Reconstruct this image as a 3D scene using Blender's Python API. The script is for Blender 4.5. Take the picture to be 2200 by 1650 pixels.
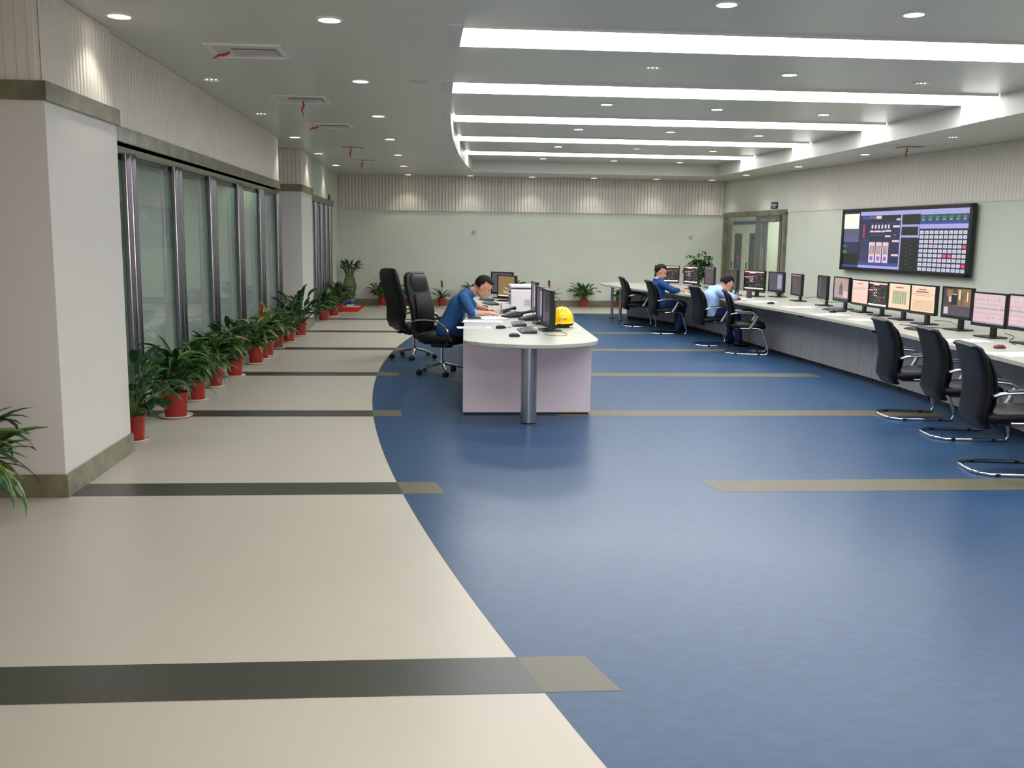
import bpy, bmesh, math, random
from math import sin, cos, pi, radians, sqrt, atan2, degrees
from mathutils import Vector, Matrix, Euler

SC = bpy.context.scene
COL = SC.collection
for _o in list(bpy.data.objects):
    bpy.data.objects.remove(_o)

# ------------------------------------------------------------------ camera
CAM_R = Vector((0.99715646, -0.07416793, 0.01334556))
CAM_U = Vector((-0.00198303, 0.15120689, 0.98850015))
CAM_W = Vector((0.07533296, 0.98571578, -0.15062985))
cd = bpy.data.cameras.new('camera')
cam = bpy.data.objects.new('camera', cd)
COL.objects.link(cam)
cd.sensor_fit = 'HORIZONTAL'
cd.sensor_width = 36.0
cd.lens = 36.0 * 2060.0 / 2200.0
cd.clip_start = 0.05
cd.clip_end = 200
_m = Matrix((CAM_R, CAM_U, -CAM_W)).transposed().to_4x4()
_m.translation = Vector((0, 0, 1.68))
cam.matrix_world = _m
SC.camera = cam

# ------------------------------------------------------------------ view and world
SC.view_settings.view_transform = 'Standard'
SC.view_settings.look = 'None'
SC.view_settings.gamma = 1.0
SC.view_settings.use_curve_mapping = False
SC.view_settings.exposure = 0.0
w = bpy.data.worlds.new('world')
SC.world = w
w.use_nodes = True
w.node_tree.nodes['Background'].inputs[0].default_value = (0.5, 0.55, 0.6, 1)
w.node_tree.nodes['Background'].inputs[1].default_value = 0.03

STRIP_E = 9.7        # luminous ceiling strips
SPOT_W = 16.0         # watts of one downlight
FLASH_W = 420.0       # the camera's own flash

# flash of the camera that took the photograph
fl = bpy.data.lights.new('camera_flash', 'SPOT')
fl.energy = FLASH_W
fl.color = (1.0, 0.86, 0.83)
fl.shadow_soft_size = 0.02
fl.spot_size = radians(92)
fl.spot_blend = 0.9
flo = bpy.data.objects.new('camera_flash', fl)
COL.objects.link(flo)
flo.matrix_world = Matrix.Translation((0.04, -0.02, 1.74)) @ _m.to_3x3().to_4x4()

# ------------------------------------------------------------------ materials
def lin(c):
    out = []
    for v in c:
        v = v / 255.0
        out.append(v / 12.92 if v <= 0.04045 else ((v + 0.055) / 1.055) ** 2.4)
    return tuple(out) + (1.0,)

MATS = {}
def mat(name, rgb, rough=0.5, metal=0.0, spec=0.5, noise=0.0, nscale=8.0, bump=0.0, bscale=60.0, coat=0.0, stretch=None, rnoise=0.0):
    if name in MATS:
        return MATS[name]
    m = bpy.data.materials.new(name)
    m.use_nodes = True
    nt = m.node_tree
    b = nt.nodes['Principled BSDF']
    c = lin(rgb)
    b.inputs['Base Color'].default_value = c
    b.inputs['Roughness'].default_value = rough
    b.inputs['Metallic'].default_value = metal
    b.inputs['Specular IOR Level'].default_value = spec
    b.inputs['Coat Weight'].default_value = coat
    b.inputs['Coat Roughness'].default_value = 0.1
    tc = nt.nodes.new('ShaderNodeTexCoord')
    src = tc.outputs['Object']
    if stretch:
        mp = nt.nodes.new('ShaderNodeMapping')
        mp.inputs['Scale'].default_value = stretch
        nt.links.new(src, mp.inputs['Vector'])
        src = mp.outputs['Vector']
    if noise > 0:
        n = nt.nodes.new('ShaderNodeTexNoise')
        n.inputs['Scale'].default_value = nscale
        n.inputs['Detail'].default_value = 6
        n.inputs['Roughness'].default_value = 0.65
        nt.links.new(src, n.inputs['Vector'])
        r = nt.nodes.new('ShaderNodeValToRGB')
        r.color_ramp.elements[0].position = 0.3
        r.color_ramp.elements[1].position = 0.7
        r.color_ramp.elements[0].color = tuple(v * (1 - noise) for v in c[:3]) + (1,)
        r.color_ramp.elements[1].color = tuple(min(1, v * (1 + noise)) for v in c[:3]) + (1,)
        nt.links.new(n.outputs['Fac'], r.inputs['Fac'])
        nt.links.new(r.outputs['Color'], b.inputs['Base Color'])
        if rnoise > 0:
            mr = nt.nodes.new('ShaderNodeMapRange')
            mr.inputs['To Min'].default_value = max(0.02, rough - rnoise)
            mr.inputs['To Max'].default_value = rough + rnoise
            nt.links.new(n.outputs['Fac'], mr.inputs['Value'])
            nt.links.new(mr.outputs['Result'], b.inputs['Roughness'])
    if bump > 0:
        n2 = nt.nodes.new('ShaderNodeTexNoise')
        n2.inputs['Scale'].default_value = bscale
        n2.inputs['Detail'].default_value = 3
        nt.links.new(src, n2.inputs['Vector'])
        bp = nt.nodes.new('ShaderNodeBump')
        bp.inputs['Strength'].default_value = bump
        bp.inputs['Distance'].default_value = 0.01
        nt.links.new(n2.outputs['Fac'], bp.inputs['Height'])
        nt.links.new(bp.outputs['Normal'], b.inputs['Normal'])
    MATS[name] = m
    return m

def emis(name, rgb, strength):
    if name in MATS:
        return MATS[name]
    m = bpy.data.materials.new(name)
    m.use_nodes = True
    b = m.node_tree.nodes['Principled BSDF']
    c = lin(rgb)
    b.inputs['Base Color'].default_value = (0.02, 0.02, 0.02, 1)
    b.inputs['Roughness'].default_value = 0.35
    b.inputs['Emission Color'].default_value = c
    b.inputs['Emission Strength'].default_value = strength
    MATS[name] = m
    return m

def glass_mat(name, tint, refl_ior=1.5, haze=0.0, hazec=(200, 210, 205)):
    m = bpy.data.materials.new(name)
    m.use_nodes = True
    nt = m.node_tree
    nt.nodes.remove(nt.nodes['Principled BSDF'])
    out = nt.nodes['Material Output']
    tr = nt.nodes.new('ShaderNodeBsdfTransparent')
    tr.inputs[0].default_value = lin(tint)
    gl = nt.nodes.new('ShaderNodeBsdfGlossy')
    gl.inputs['Roughness'].default_value = 0.03
    ge = nt.nodes.new('ShaderNodeNewGeometry')
    def mth(op, a, b=None, v=None):
        n = nt.nodes.new('ShaderNodeMath'); n.operation = op
        nt.links.new(a, n.inputs[0])
        if v is not None: n.inputs[1].default_value = v
        return n.outputs[0]
    dp = nt.nodes.new('ShaderNodeVectorMath'); dp.operation = 'DOT_PRODUCT'
    nt.links.new(ge.outputs['Normal'], dp.inputs[0]); nt.links.new(ge.outputs['Incoming'], dp.inputs[1])
    ab = mth('ABSOLUTE', dp.outputs['Value'])
    om = nt.nodes.new('ShaderNodeMath'); om.operation = 'SUBTRACT'; om.inputs[0].default_value = 1.0
    nt.links.new(ab, om.inputs[1])
    f5 = mth('POWER', om.outputs[0], v=4.5)
    f6 = mth('MULTIPLY', f5, v=0.75)
    f7 = mth('ADD', f6, v=refl_ior)
    mx = nt.nodes.new('ShaderNodeMixShader')
    nt.links.new(f7, mx.inputs[0])
    last = tr.outputs[0]
    if haze > 0:
        df = nt.nodes.new('ShaderNodeBsdfDiffuse')
        df.inputs[0].default_value = lin(hazec)
        m2 = nt.nodes.new('ShaderNodeMixShader')
        m2.inputs[0].default_value = haze
        nt.links.new(tr.outputs[0], m2.inputs[1])
        nt.links.new(df.outputs[0], m2.inputs[2])
        last = m2.outputs[0]
    nt.links.new(last, mx.inputs[1])
    nt.links.new(gl.outputs[0], mx.inputs[2])
    nt.links.new(mx.outputs[0], out.inputs['Surface'])
    MATS[name] = m
    return m

M_WALL = mat('wall_paint', (205, 209, 194), 0.55, spec=0.3, noise=0.025, nscale=1.2)
M_WALLP = mat('column_panel', (210, 206, 200), 0.42, spec=0.35, noise=0.02, nscale=1.0)
M_RIB = mat('ribbed_panel', (218, 213, 202), 0.45, spec=0.35)
M_CEIL = mat('ceiling_metal_panel', (203, 203, 194), 0.30, spec=0.5, noise=0.02, nscale=0.6)
M_FASC = mat('coffer_fascia', (205, 206, 196), 0.45, spec=0.3)
M_STONE = mat('olive_marble', (118, 114, 92), 0.22, spec=0.5, noise=0.35, nscale=5.0)
M_STONED = mat('dark_marble_edge', (70, 68, 52), 0.25, noise=0.3, nscale=6.0)
M_CREAM = mat('cream_rubber_floor', (188, 181, 166), 0.32, spec=0.7, noise=0.02, nscale=1.6)
M_CHAR = mat('charcoal_rubber', (64, 65, 57), 0.33, spec=0.45, noise=0.22, nscale=70)
M_TAUPE = mat('taupe_rubber', (98, 93, 74), 0.33, spec=0.45, noise=0.12, nscale=60)
M_STEEL = mat('stainless_steel', (150, 147, 154), 0.23, metal=1.0)
M_CHROME = mat('chrome', (215, 215, 220), 0.08, metal=1.0)
M_ALU = mat('brushed_aluminium', (165, 168, 175), 0.32, metal=0.9)
M_BLACK = mat('black_leather', (15, 15, 16), 0.42, spec=0.25, bump=0.25, bscale=90)
M_BLKP = mat('black_plastic', (24, 24, 27), 0.35, spec=0.5)
M_DARKP = mat('dark_grey_plastic', (52, 54, 60), 0.4)
M_KEY = mat('key_grey', (96, 100, 106), 0.5)
M_TOP = mat('cream_worktop', (174, 174, 160), 0.32, spec=0.4, noise=0.015, nscale=3)
M_LILAC = mat('lilac_grey_panel', (208, 196, 204), 0.4, spec=0.35, noise=0.05, nscale=1.6)
M_CAB = mat('slate_grey_panel', (146, 145, 146), 0.35, spec=0.4, noise=0.05, nscale=2)
M_SEAM = mat('pale_seam', (150, 152, 158), 0.4)
M_BLK = mat('matte_black', (12, 12, 13), 0.6)
M_POT = mat('red_plastic_pot', (150, 36, 24), 0.32, spec=0.5)
M_SAUC = mat('cream_saucer', (226, 218, 200), 0.4)
M_SOIL = mat('soil', (48, 36, 28), 0.95, noise=0.4, nscale=50)
M_LEAF = mat('dark_leaf', (30, 66, 34), 0.35, spec=0.4, noise=0.35, nscale=9)
M_LEAF2 = mat('mid_leaf', (52, 92, 42), 0.38, spec=0.4, noise=0.3, nscale=9)
M_LEAFY = mat('yellow_green_leaf', (128, 142, 70), 0.4, noise=0.25, nscale=9)
M_STEM = mat('plant_stem', (86, 112, 56), 0.5)
M_TRUNK = mat('brown_trunk', (96, 84, 58), 0.8, noise=0.3, nscale=30)
M_BRACT = mat('red_bract', (176, 62, 38), 0.4)
M_PAPER = mat('white_paper', (240, 240, 244), 0.7, spec=0.2)
M_SKIN = mat('skin', (205, 150, 122), 0.5, spec=0.35, noise=0.04, nscale=20)
M_HAIR = mat('black_hair', (14, 12, 12), 0.62, spec=0.2, bump=0.4, bscale=120)
M_LIP = mat('lip', (170, 96, 86), 0.5)
M_DENIM = mat('blue_work_jacket', (44, 82, 132), 0.8, spec=0.2, noise=0.12, nscale=14, bump=0.35, bscale=18)
M_NAVY = mat('navy_trousers', (26, 38, 74), 0.85, spec=0.2, noise=0.15, nscale=12)
M_JACK2 = mat('dark_blue_jacket', (28, 66, 118), 0.8, spec=0.2, noise=0.12, nscale=14, bump=0.35, bscale=18)
M_SHIRT = mat('light_blue_shirt', (158, 184, 226), 0.75, spec=0.2, noise=0.05, nscale=10, bump=0.12, bscale=14)
M_CUFF = mat('pale_blue_cuff', (128, 160, 190), 0.8)
M_WHITEC = mat('white_cloth', (232, 232, 236), 0.8)
M_PWHITE = mat('printer_white', (226, 220, 226), 0.4)
M_PGREY = mat('printer_grey', (150, 152, 168), 0.45)
M_YEL = mat('yellow_hard_plastic', (250, 206, 12), 0.28, spec=0.5)
M_MAROON = mat('maroon_band', (92, 18, 18), 0.6)
M_REDMAT = mat('red_carpet', (214, 48, 26), 0.9, spec=0.1, noise=0.08, nscale=40)
M_RIBBON = mat('red_ribbon', (190, 50, 40), 0.7)
M_PORC = mat('white_porcelain', (222, 226, 232), 0.15)
M_PBLUE = mat('cobalt_glaze', (48, 66, 140), 0.2)
M_VENT = mat('vent_white', (226, 222, 218), 0.4)
M_VENTD = mat('vent_painted_shade', (165, 165, 160), 0.7)
M_CABW = mat('white_cabinet', (226, 224, 206), 0.4)
M_BLUEH = mat('blue_header', (42, 62, 140), 0.4)
M_DGLASS = mat('dark_window_glass', (40, 50, 56), 0.12)
M_BOARD = mat('blue_display_board', (66, 96, 142), 0.45, noise=0.06, nscale=2)
M_CORR = mat('corridor_paint', (196, 206, 196), 0.5)
M_CORRF = mat('corridor_floor', (172, 178, 168), 0.25)
M_GLASS = glass_mat('tinted_partition_glass', (222, 236, 228), 0.05, haze=0.36, hazec=(205, 214, 208))
M_DOORG = glass_mat('door_glass', (248, 251, 249), 0.04)
M_LIGHT = emis('luminous_diffuser', (250, 252, 255), STRIP_E)
M_LIGHT2 = emis('end_luminous_diffuser', (252, 252, 246), 2.2)
M_LAMP = emis('lamp_face', (255, 252, 240), 14.0)
M_GLINT = emis('painted_glint', (255, 255, 250), 5.0)  # glow for the painted reflections in unlit downlights
M_LCORR = emis('added_corridor_lamp', (245, 255, 250), 10.0)

def blue_floor():
    m = mat('blue_marbled_rubber', (32, 67, 102), 0.30, spec=0.60, noise=0.20, nscale=9, stretch=(1, 2.0, 1))
    return satin(m, 0.29, 0.20)
def satin(m, rough, top):
    # rubber with a satin wax coat: the coat's gloss levels off towards grazing angles
    nt = m.node_tree; b = nt.nodes['Principled BSDF']; out = nt.nodes['Material Output']
    b.inputs['Specular IOR Level'].default_value = 0.0
    ge = nt.nodes.new('ShaderNodeNewGeometry')
    dp = nt.nodes.new('ShaderNodeVectorMath'); dp.operation = 'DOT_PRODUCT'
    nt.links.new(ge.outputs['Normal'], dp.inputs[0]); nt.links.new(ge.outputs['Incoming'], dp.inputs[1])
    last = dp.outputs['Value']
    for op, a, v in (('ABSOLUTE', None, None), ('SUBTRACT', 1.0, None), ('POWER', None, 5.0), ('MULTIPLY', None, 0.95), ('ADD', None, 0.045), ('MINIMUM', None, top)):
        n = nt.nodes.new('ShaderNodeMath'); n.operation = op
        if a is not None:
            n.inputs[0].default_value = a; nt.links.new(last, n.inputs[1])
        else:
            nt.links.new(last, n.inputs[0])
            if v is not None: n.inputs[1].default_value = v
        last = n.outputs[0]
    gl = nt.nodes.new('ShaderNodeBsdfGlossy'); gl.inputs['Roughness'].default_value = rough
    mx = nt.nodes.new('ShaderNodeMixShader')
    nt.links.new(last, mx.inputs[0]); nt.links.new(b.outputs[0], mx.inputs[1]); nt.links.new(gl.outputs[0], mx.inputs[2])
    nt.links.new(mx.outputs[0], out.inputs['Surface'])
    return m
satin(M_TAUPE, 0.34, 0.15)
satin(M_CREAM, 0.30, 0.20)
M_BLUE = blue_floor()

# ------------------------------------------------------------------ mesh builder
class MB:
    def __init__(self):
        self.v = []; self.f = []; self.mi = []; self.cur = 0
        self.M = None
    def add(self, vs, fs, mi=None):
        o = len(self.v)
        if self.M is not None:
            vs = [self.M @ Vector(p) for p in vs]
        self.v += [tuple(p) for p in vs]
        for f in fs:
            self.f.append(tuple(i + o for i in f)); self.mi.append(self.cur if mi is None else mi)
        return self
    def box(self, c, s, rz=0.0, R=None, mi=None):
        hx, hy, hz = s[0] / 2, s[1] / 2, s[2] / 2
        vs = [Vector((x, y, z)) for z in (-hz, hz) for y in (-hy, hy) for x in (-hx, hx)]
        if R is None and rz: R = Matrix.Rotation(rz, 3, 'Z')
        if R is not None: vs = [R @ p for p in vs]
        vs = [p + Vector(c) for p in vs]
        return self.add(vs, [(0, 2, 3, 1), (4, 5, 7, 6), (0, 1, 5, 4), (2, 6, 7, 3), (0, 4, 6, 2), (1, 3, 7, 5)], mi)
    def frustum(self, p0, p1, r0, r1, seg=12, cap=True, mi=None):
        p0 = Vector(p0); p1 = Vector(p1)
        d = (p1 - p0); d = d.normalized() if d.length > 1e-9 else Vector((0, 0, 1))
        a = d.orthogonal().normalized(); b = d.cross(a)
        vs = []
        for p, r in ((p0, r0), (p1, r1)):
            for i in range(seg):
                t = 2 * pi * i / seg
                vs.append(p + a * (r * cos(t)) + b * (r * sin(t)))
        fs = [(i, (i + 1) % seg, seg + (i + 1) % seg, seg + i) for i in range(seg)]
        if cap:
            fs.append(tuple(range(seg - 1, -1, -1))); fs.append(tuple(range(seg, 2 * seg)))
        return self.add(vs, fs, mi)
    def tube(self, pts, r, seg=8, mi=None, flat=None):
        pts = [Vector(p) for p in pts]
        n = len(pts); rs = r if isinstance(r, (list, tuple)) else [r] * n
        vs = []; prev = None
        for i, p in enumerate(pts):
            if i == 0: d = pts[1] - pts[0]
            elif i == n - 1: d = pts[-1] - pts[-2]
            else: d = (pts[i + 1] - pts[i]).normalized() + (pts[i] - pts[i - 1]).normalized()
            d.normalize()
            if prev is None:
                a = d.orthogonal().normalized() if flat is None else (Vector(flat) - d * Vector(flat).dot(d)).normalized()
            else:
                a = (prev - d * prev.dot(d)).normalized()
            prev = a; b = d.cross(a)
            for k in range(seg):
                t = 2 * pi * k / seg
                vs.append(p + a * (rs[i] * cos(t)) + b * (rs[i] * (0.45 if flat is not None else 1) * sin(t)))
        fs = []
        for i in range(n - 1):
            for k in range(seg):
                k2 = (k + 1) % seg
                fs.append((i * seg + k, i * seg + k2, (i + 1) * seg + k2, (i + 1) * seg + k))
        fs.append(tuple(range(seg - 1, -1, -1))); fs.append(tuple((n - 1) * seg + k for k in range(seg)))
        return self.add(vs, fs, mi)
    def lathe(self, prof, c=(0, 0, 0), seg=24, mi=None):
        vs = []; n = len(prof)
        for r, z in prof:
            for k in range(seg):
                t = 2 * pi * k / seg
                vs.append((c[0] + r * cos(t), c[1] + r * sin(t), c[2] + z))
        fs = []
        for i in range(n - 1):
            for k in range(seg):
                k2 = (k + 1) % seg
                fs.append((i * seg + k, i * seg + k2, (i + 1) * seg + k2, (i + 1) * seg + k))
        fs.append(tuple(range(seg - 1, -1, -1))); fs.append(tuple((n - 1) * seg + k for k in range(seg)))
        return self.add(vs, fs, mi)
    def prism(self, poly, z0, z1, mi=None):
        n = len(poly)
        vs = [(x, y, z0) for x, y in poly] + [(x, y, z1) for x, y in poly]
        fs = [tuple(range(n - 1, -1, -1)), tuple(range(n, 2 * n))]
        fs += [(i, (i + 1) % n, n + (i + 1) % n, n + i) for i in range(n)]
        return self.add(vs, fs, mi)
    def quad(self, a, b, c, d, mi=None):
        return self.add([a, b, c, d], [(0, 1, 2, 3)], mi)
    def ball(self, c, r, seg=16, rings=10, R=None, mi=None):
        rx, ry, rz = (r, r, r) if not isinstance(r, (tuple, list)) else r
        vs = []; c = Vector(c)
        for i in range(rings + 1):
            ph = pi * i / rings
            for k in range(seg):
                t = 2 * pi * k / seg
                p = Vector((rx * sin(ph) * cos(t), ry * sin(ph) * sin(t), rz * cos(ph)))
                if R is not None: p = R @ p
                vs.append(p + c)
        fs = []
        for i in range(rings):
            for k in range(seg):
                k2 = (k + 1) % seg
                fs.append((i * seg + k, (i + 1) * seg + k, (i + 1) * seg + k2, i * seg + k2))
        return self.add(vs, fs, mi)
    def pad(self, prof, hw, th, nu=12, ex=4.0, mi=None):
        """upholstered pad: prof = list of (point, outward normal) down the centre line in XZ;
        hw(i), th(i) half width (along Y) and half thickness."""
        n = len(prof); vs = []
        ring = []
        for j in range(nu * 2):
            t = 2 * pi * j / (nu * 2)
            cu, su = cos(t), sin(t)
            u = math.copysign(abs(cu) ** (2 / ex), cu); s = math.copysign(abs(su) ** (2 / 2.6), su)
            ring.append((u, s))
        for i, (p, nn) in enumerate(prof):
            p = Vector(p); nn = Vector(nn).normalized()
            for u, s in ring:
                vs.append(p + Vector((0, u * hw(i), 0)) + nn * (s * th(i)))
        m = nu * 2; fs = []
        for i in range(n - 1):
            for j in range(m):
                j2 = (j + 1) % m
                fs.append((i * m + j, i * m + j2, (i + 1) * m + j2, (i + 1) * m + j))
        fs.append(tuple(range(m - 1, -1, -1))); fs.append(tuple((n - 1) * m + j for j in range(m)))
        return self.add(vs, fs, mi)
    def build(self, name, mats, parent=None, smooth=False, bevel=0.0, angle=40):
        me = bpy.data.meshes.new(name)
        me.from_pydata(self.v, [], self.f)
        if not isinstance(mats, (list, tuple)): mats = [mats]
        for m in mats: me.materials.append(m)
        me.polygons.foreach_set('material_index', self.mi)
        bm = bmesh.new(); bm.from_mesh(me)
        bmesh.ops.recalc_face_normals(bm, faces=bm.faces)
        if bevel > 0:
            es = [e for e in bm.edges if len(e.link_faces) == 2 and e.calc_face_angle(0) > radians(30)]
            bmesh.ops.bevel(bm, geom=es, offset=bevel, segments=2, profile=0.6, affect='EDGES', clamp_overlap=True)
        if smooth:
            for f in bm.faces: f.smooth = True
            for e in bm.edges:
                if len(e.link_faces) == 2 and e.calc_face_angle(0) > radians(angle): e.smooth = False
        bm.to_mesh(me); bm.free()
        o = bpy.data.objects.new(name, me)
        COL.objects.link(o)
        if parent is not None: o.parent = parent
        return o

def tag(o, label=None, cat=None, group=None, kind=None):
    if label: o['label'] = label
    if cat: o['category'] = cat
    if group: o['group'] = group
    if kind: o['kind'] = kind
    return o
def thing(name, label, cat, loc=(0, 0, 0), rz=0.0, group=None):
    o = bpy.data.objects.new(name, None)
    o.empty_display_size = 0.1
    COL.objects.link(o)
    o.location = loc; o.rotation_euler = (0, 0, rz)
    return tag(o, label, cat, group)
def struct(mb, name, mats, label, parent=None, cat='room', **k):
    o = mb.build(name, mats, parent, **k)
    if parent is None:
        tag(o, label, cat, kind='structure')
    return o
def kids(o): return [c for c in bpy.data.objects if c.parent == o]
def dup(src, loc, rz, label=None, group=None):
    r = src.copy(); COL.objects.link(r)
    r.location = loc; r.rotation_euler = (0, 0, rz)
    if label: r['label'] = label
    if group: r['group'] = group
    for ch in kids(src):
        c = ch.copy(); COL.objects.link(c); c.parent = r
        for g in kids(ch):
            d = g.copy(); COL.objects.link(d); d.parent = c
    return r

# ------------------------------------------------------------------ dimensions
CZ = 3.13           # main ceiling
KZ = 3.395           # raised coffer
YB = 23.72          # back wall
YF = -2.5           # wall behind the camera
LX = -2.42          # left upper wall and column line
GX = -2.80          # glass partition
def wallx(y):       # right wall line, slightly splayed
    pts = [(YB, 7.02), (20.2, 7.38), (17.75, 7.64), (13.98, 8.04), (9.0, 8.30), (YF, 8.45)]
    for (ya, xa), (yb, xb) in zip(pts, pts[1:]):
        if y >= yb: return xa + (xb - xa) * (ya - y) / (ya - yb)
    return pts[-1][1]
WPTS = [(7.02, YB), (7.38, 20.2), (7.64, 17.75), (8.04, 13.98), (8.30, 9.0), (8.45, YF)]

# ------------------------------------------------------------------ floor
def blue_edge(y): return -0.764 + 0.0155 * (y - 12.0) ** 2
def inner_edge(y): return -0.50 + 0.0160 * (y - 12.0) ** 2
fl_m = MB()
fl_m.quad((-6.4, YF - .2, 0), (9.2, YF - .2, 0), (9.2, YB + 4.2, 0), (-6.4, YB + 4.2, 0))
floor = struct(fl_m, 'floor', M_CREAM, 'cream rubber floor of the control room')
bl = MB()
ys = [YF + 0.2 * i for i in range(int((21.6 - YF) / 0.2) + 1)] + [21.62]
ys = [y for y in ys if y > 1.2]
L = [(blue_edge(y), y) for y in ys]
Rr = [(6.9 if y > 16 else 7.3, y) for y in ys]
for i in range(len(ys) - 1):
    bl.quad((L[i][0], L[i][1], .0015), (Rr[i][0], Rr[i][1], .0015), (Rr[i + 1][0], Rr[i + 1][1], .0015), (L[i + 1][0], L[i + 1][1], .0015))
bl.build('blue_floor_inlay', M_BLUE, floor)
SY = [3.505, 6.33, 9.11, 11.78, 14.47, 17.13, 19.72]
def band(xa0, xa1, xb0, xb1, y, z, m, nm):
    h = 0.155
    b = MB(); b.quad((xa0, y - h, z), (xb0, y - h, z), (xb1, y + h, z), (xa1, y + h, z))
    return b.build(nm, m, floor)
for i, y in enumerate(SY):
    band(-2.8, -2.8, blue_edge(y - .155), blue_edge(y + .155), y, .0022, M_CHAR, 'charcoal_floor_band')
    if i < 6:
        e0 = {0: .685, 1: .037}.get(i, inner_edge(y - .155)); e1 = {0: .59, 1: -.03}.get(i, inner_edge(y + .155))
        band(blue_edge(y - .155), blue_edge(y + .155), e0, e1, y, .0023, M_TAUPE, 'taupe_floor_band')
        s0, s1 = {0: (2.75, 2.5), 1: (1.90, 1.84), 2: (1.15, 1.1)}.get(i, (1.5, 1.5))
        x1 = {0: 4.2, 1: 4.9, 2: 5.0, 3: 4.8, 4: 4.6, 5: 4.2}[i]
        band(s0, s1, x1, x1 - .03, y, .0023, M_TAUPE, 'taupe_floor_band')

# ------------------------------------------------------------------ ceiling with coffer
def cof_left(y): return 0.12 + 0.0050 * (y - 10.8) ** 2 if y > 10.8 else 0.12 + 0.0030 * (y - 10.8) ** 2
def cof_right(y): return 6.47 - 0.0022 * (y - 13.5) ** 2
CY0, CY1 = 1.6, 22.0
cys = [CY0 + (CY1 - CY0) * i / 60 for i in range(61)]
left = [(cof_left(y), y) for y in cys]
right = [(cof_right(y), y) for y in cys]
ce = MB()
XL, XR = -3.95, 8.9
ce.quad((XL, YF - .2, CZ), (XR, YF - .2, CZ), (XR, CY0, CZ), (XL, CY0, CZ))
ce.quad((XL, CY1, CZ), (XR, CY1, CZ), (XR, YB + .1, CZ), (XL, YB + .1, CZ))
for i in range(60):
    (a, y0), (b, y1) = left[i], left[i + 1]
    ce.quad((XL, y0, CZ), (a, y0, CZ), (b, y1, CZ), (XL, y1, CZ))
    (a, y0), (b, y1) = right[i], right[i + 1]
    ce.quad((a, y0, CZ), (XR, y0, CZ), (XR, y1, CZ), (b, y1, CZ))
ceiling = struct(ce, 'ceiling', M_CEIL, 'glossy pale grey metal panel ceiling')
ct = MB()
for i in range(60):
    ct.quad((left[i][0], left[i][1], KZ), (right[i][0], right[i][1], KZ), (right[i + 1][0], right[i + 1][1], KZ), (left[i + 1][0], left[i + 1][1], KZ))
ct.build('coffer_panel', M_CEIL, ceiling)
fa = MB()
for S in (left, right):
    for i in range(60):
        (a, y0), (b, y1) = S[i], S[i + 1]
        fa.quad((a, y0, CZ), (b, y1, CZ), (b, y1, KZ), (a, y0, KZ))
for y in (CY0, CY1):
    fa.quad((cof_left(y), y, CZ), (cof_right(y), y, CZ), (cof_right(y), y, KZ), (cof_left(y), y, KZ))
fa.build('coffer_fascia', M_FASC, ceiling)

# ------------------------------------------------------------------ walls
def ribs(mb, p0, p1, z0, z1, pitch, depth, inward):
    """vertical corrugation from p0 to p1 (xy), bulging towards 'inward'"""
    p0 = Vector((p0[0], p0[1])); p1 = Vector((p1[0], p1[1]))
    L_ = (p1 - p0).length; n = max(1, round(L_ / pitch)); d = (p1 - p0) / n
    nn = Vector(inward).normalized()
    prof = [(0.0, 0.0), (0.12, 1.0), (0.62, 1.0), (0.74, 0.0)]
    pts = []
    for i in range(n):
        for t, h in prof:
            pts.append(p0 + d * (i + t) + nn * (depth * h))
    pts.append(p1)
    vs = [(p.x, p.y, z0) for p in pts] + [(p.x, p.y, z1) for p in pts]
    m = len(pts)
    fs = [(i, i + 1, m + i + 1, m + i) for i in range(m - 1)]
    # close bottom with a thin ledge
    o = len(vs)
    vs += [(p0.x, p0.y, z0), (p1.x, p1.y, z0)]
    mb.add(vs, fs)

RZ = 2.30
# back wall
b = MB()
b.quad((-6.4, YB, 0), (9.0, YB, 0), (9.0, YB, CZ + .3), (-6.4, YB, CZ + .3))
wb = struct(b, 'wall_back', M_WALL, 'pale back wall of the control room')
b = MB(); b.box(((LX + 7.02) / 2, YB - .012, (RZ + CZ) / 2), (7.02 - LX, .02, CZ - RZ - .005))
ribs(b, (LX, YB - .026), (7.0, YB - .026), RZ, CZ - .003, 0.08, 0.032, (0, -1))
b.build('ribbed_panel', M_RIB, wb)
b = MB(); b.box(((LX + 7.0) / 2, YB - .012, 0.08), (7.0 - LX - .02, .024, .16))
struct(b, 'baseboard_back', M_STONE, 'olive marble baseboard along the back wall')
# right wall: opening for the door between y 20.3 and 23.45
D0, D1, DZT = 20.2, 23.55, 2.36
b = MB()
def wq(mb, y0, y1, z0, z1, off=0.0):
    mb.quad((wallx(y0) + off, y0, z0), (wallx(y1) + off, y1, z0), (wallx(y1) + off, y1, z1), (wallx(y0) + off, y0, z1))
for y0, y1 in ((YF, 9.0), (9.0, 13.98), (13.98, 17.75), (17.75, D0)):
    wq(b, y0, y1, 0, CZ + .05)
wq(b, D0, D1, DZT, CZ + .05); wq(b, D1, YB, 0, CZ + .05)
wr = struct(b, 'wall_right', M_WALL, 'pale right wall carrying the video wall')
b = MB()
for (x0, y0), (x1, y1) in zip(WPTS[1:], WPTS[2:]):
    ribs(b, (x0 - .004, y0), (x1 - .004, y1), RZ, CZ - .003, 0.085, 0.012, (-1, -.1))
b.build('ribbed_panel', M_RIB, wr)
# wall behind the camera
b = MB(); b.quad((-3.95, YF, 0), (9.0, YF, 0), (9.0, YF, CZ), (-3.95, YF, CZ))
struct(b, 'wall_front', M_WALL, 'wall behind the camera')
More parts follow.
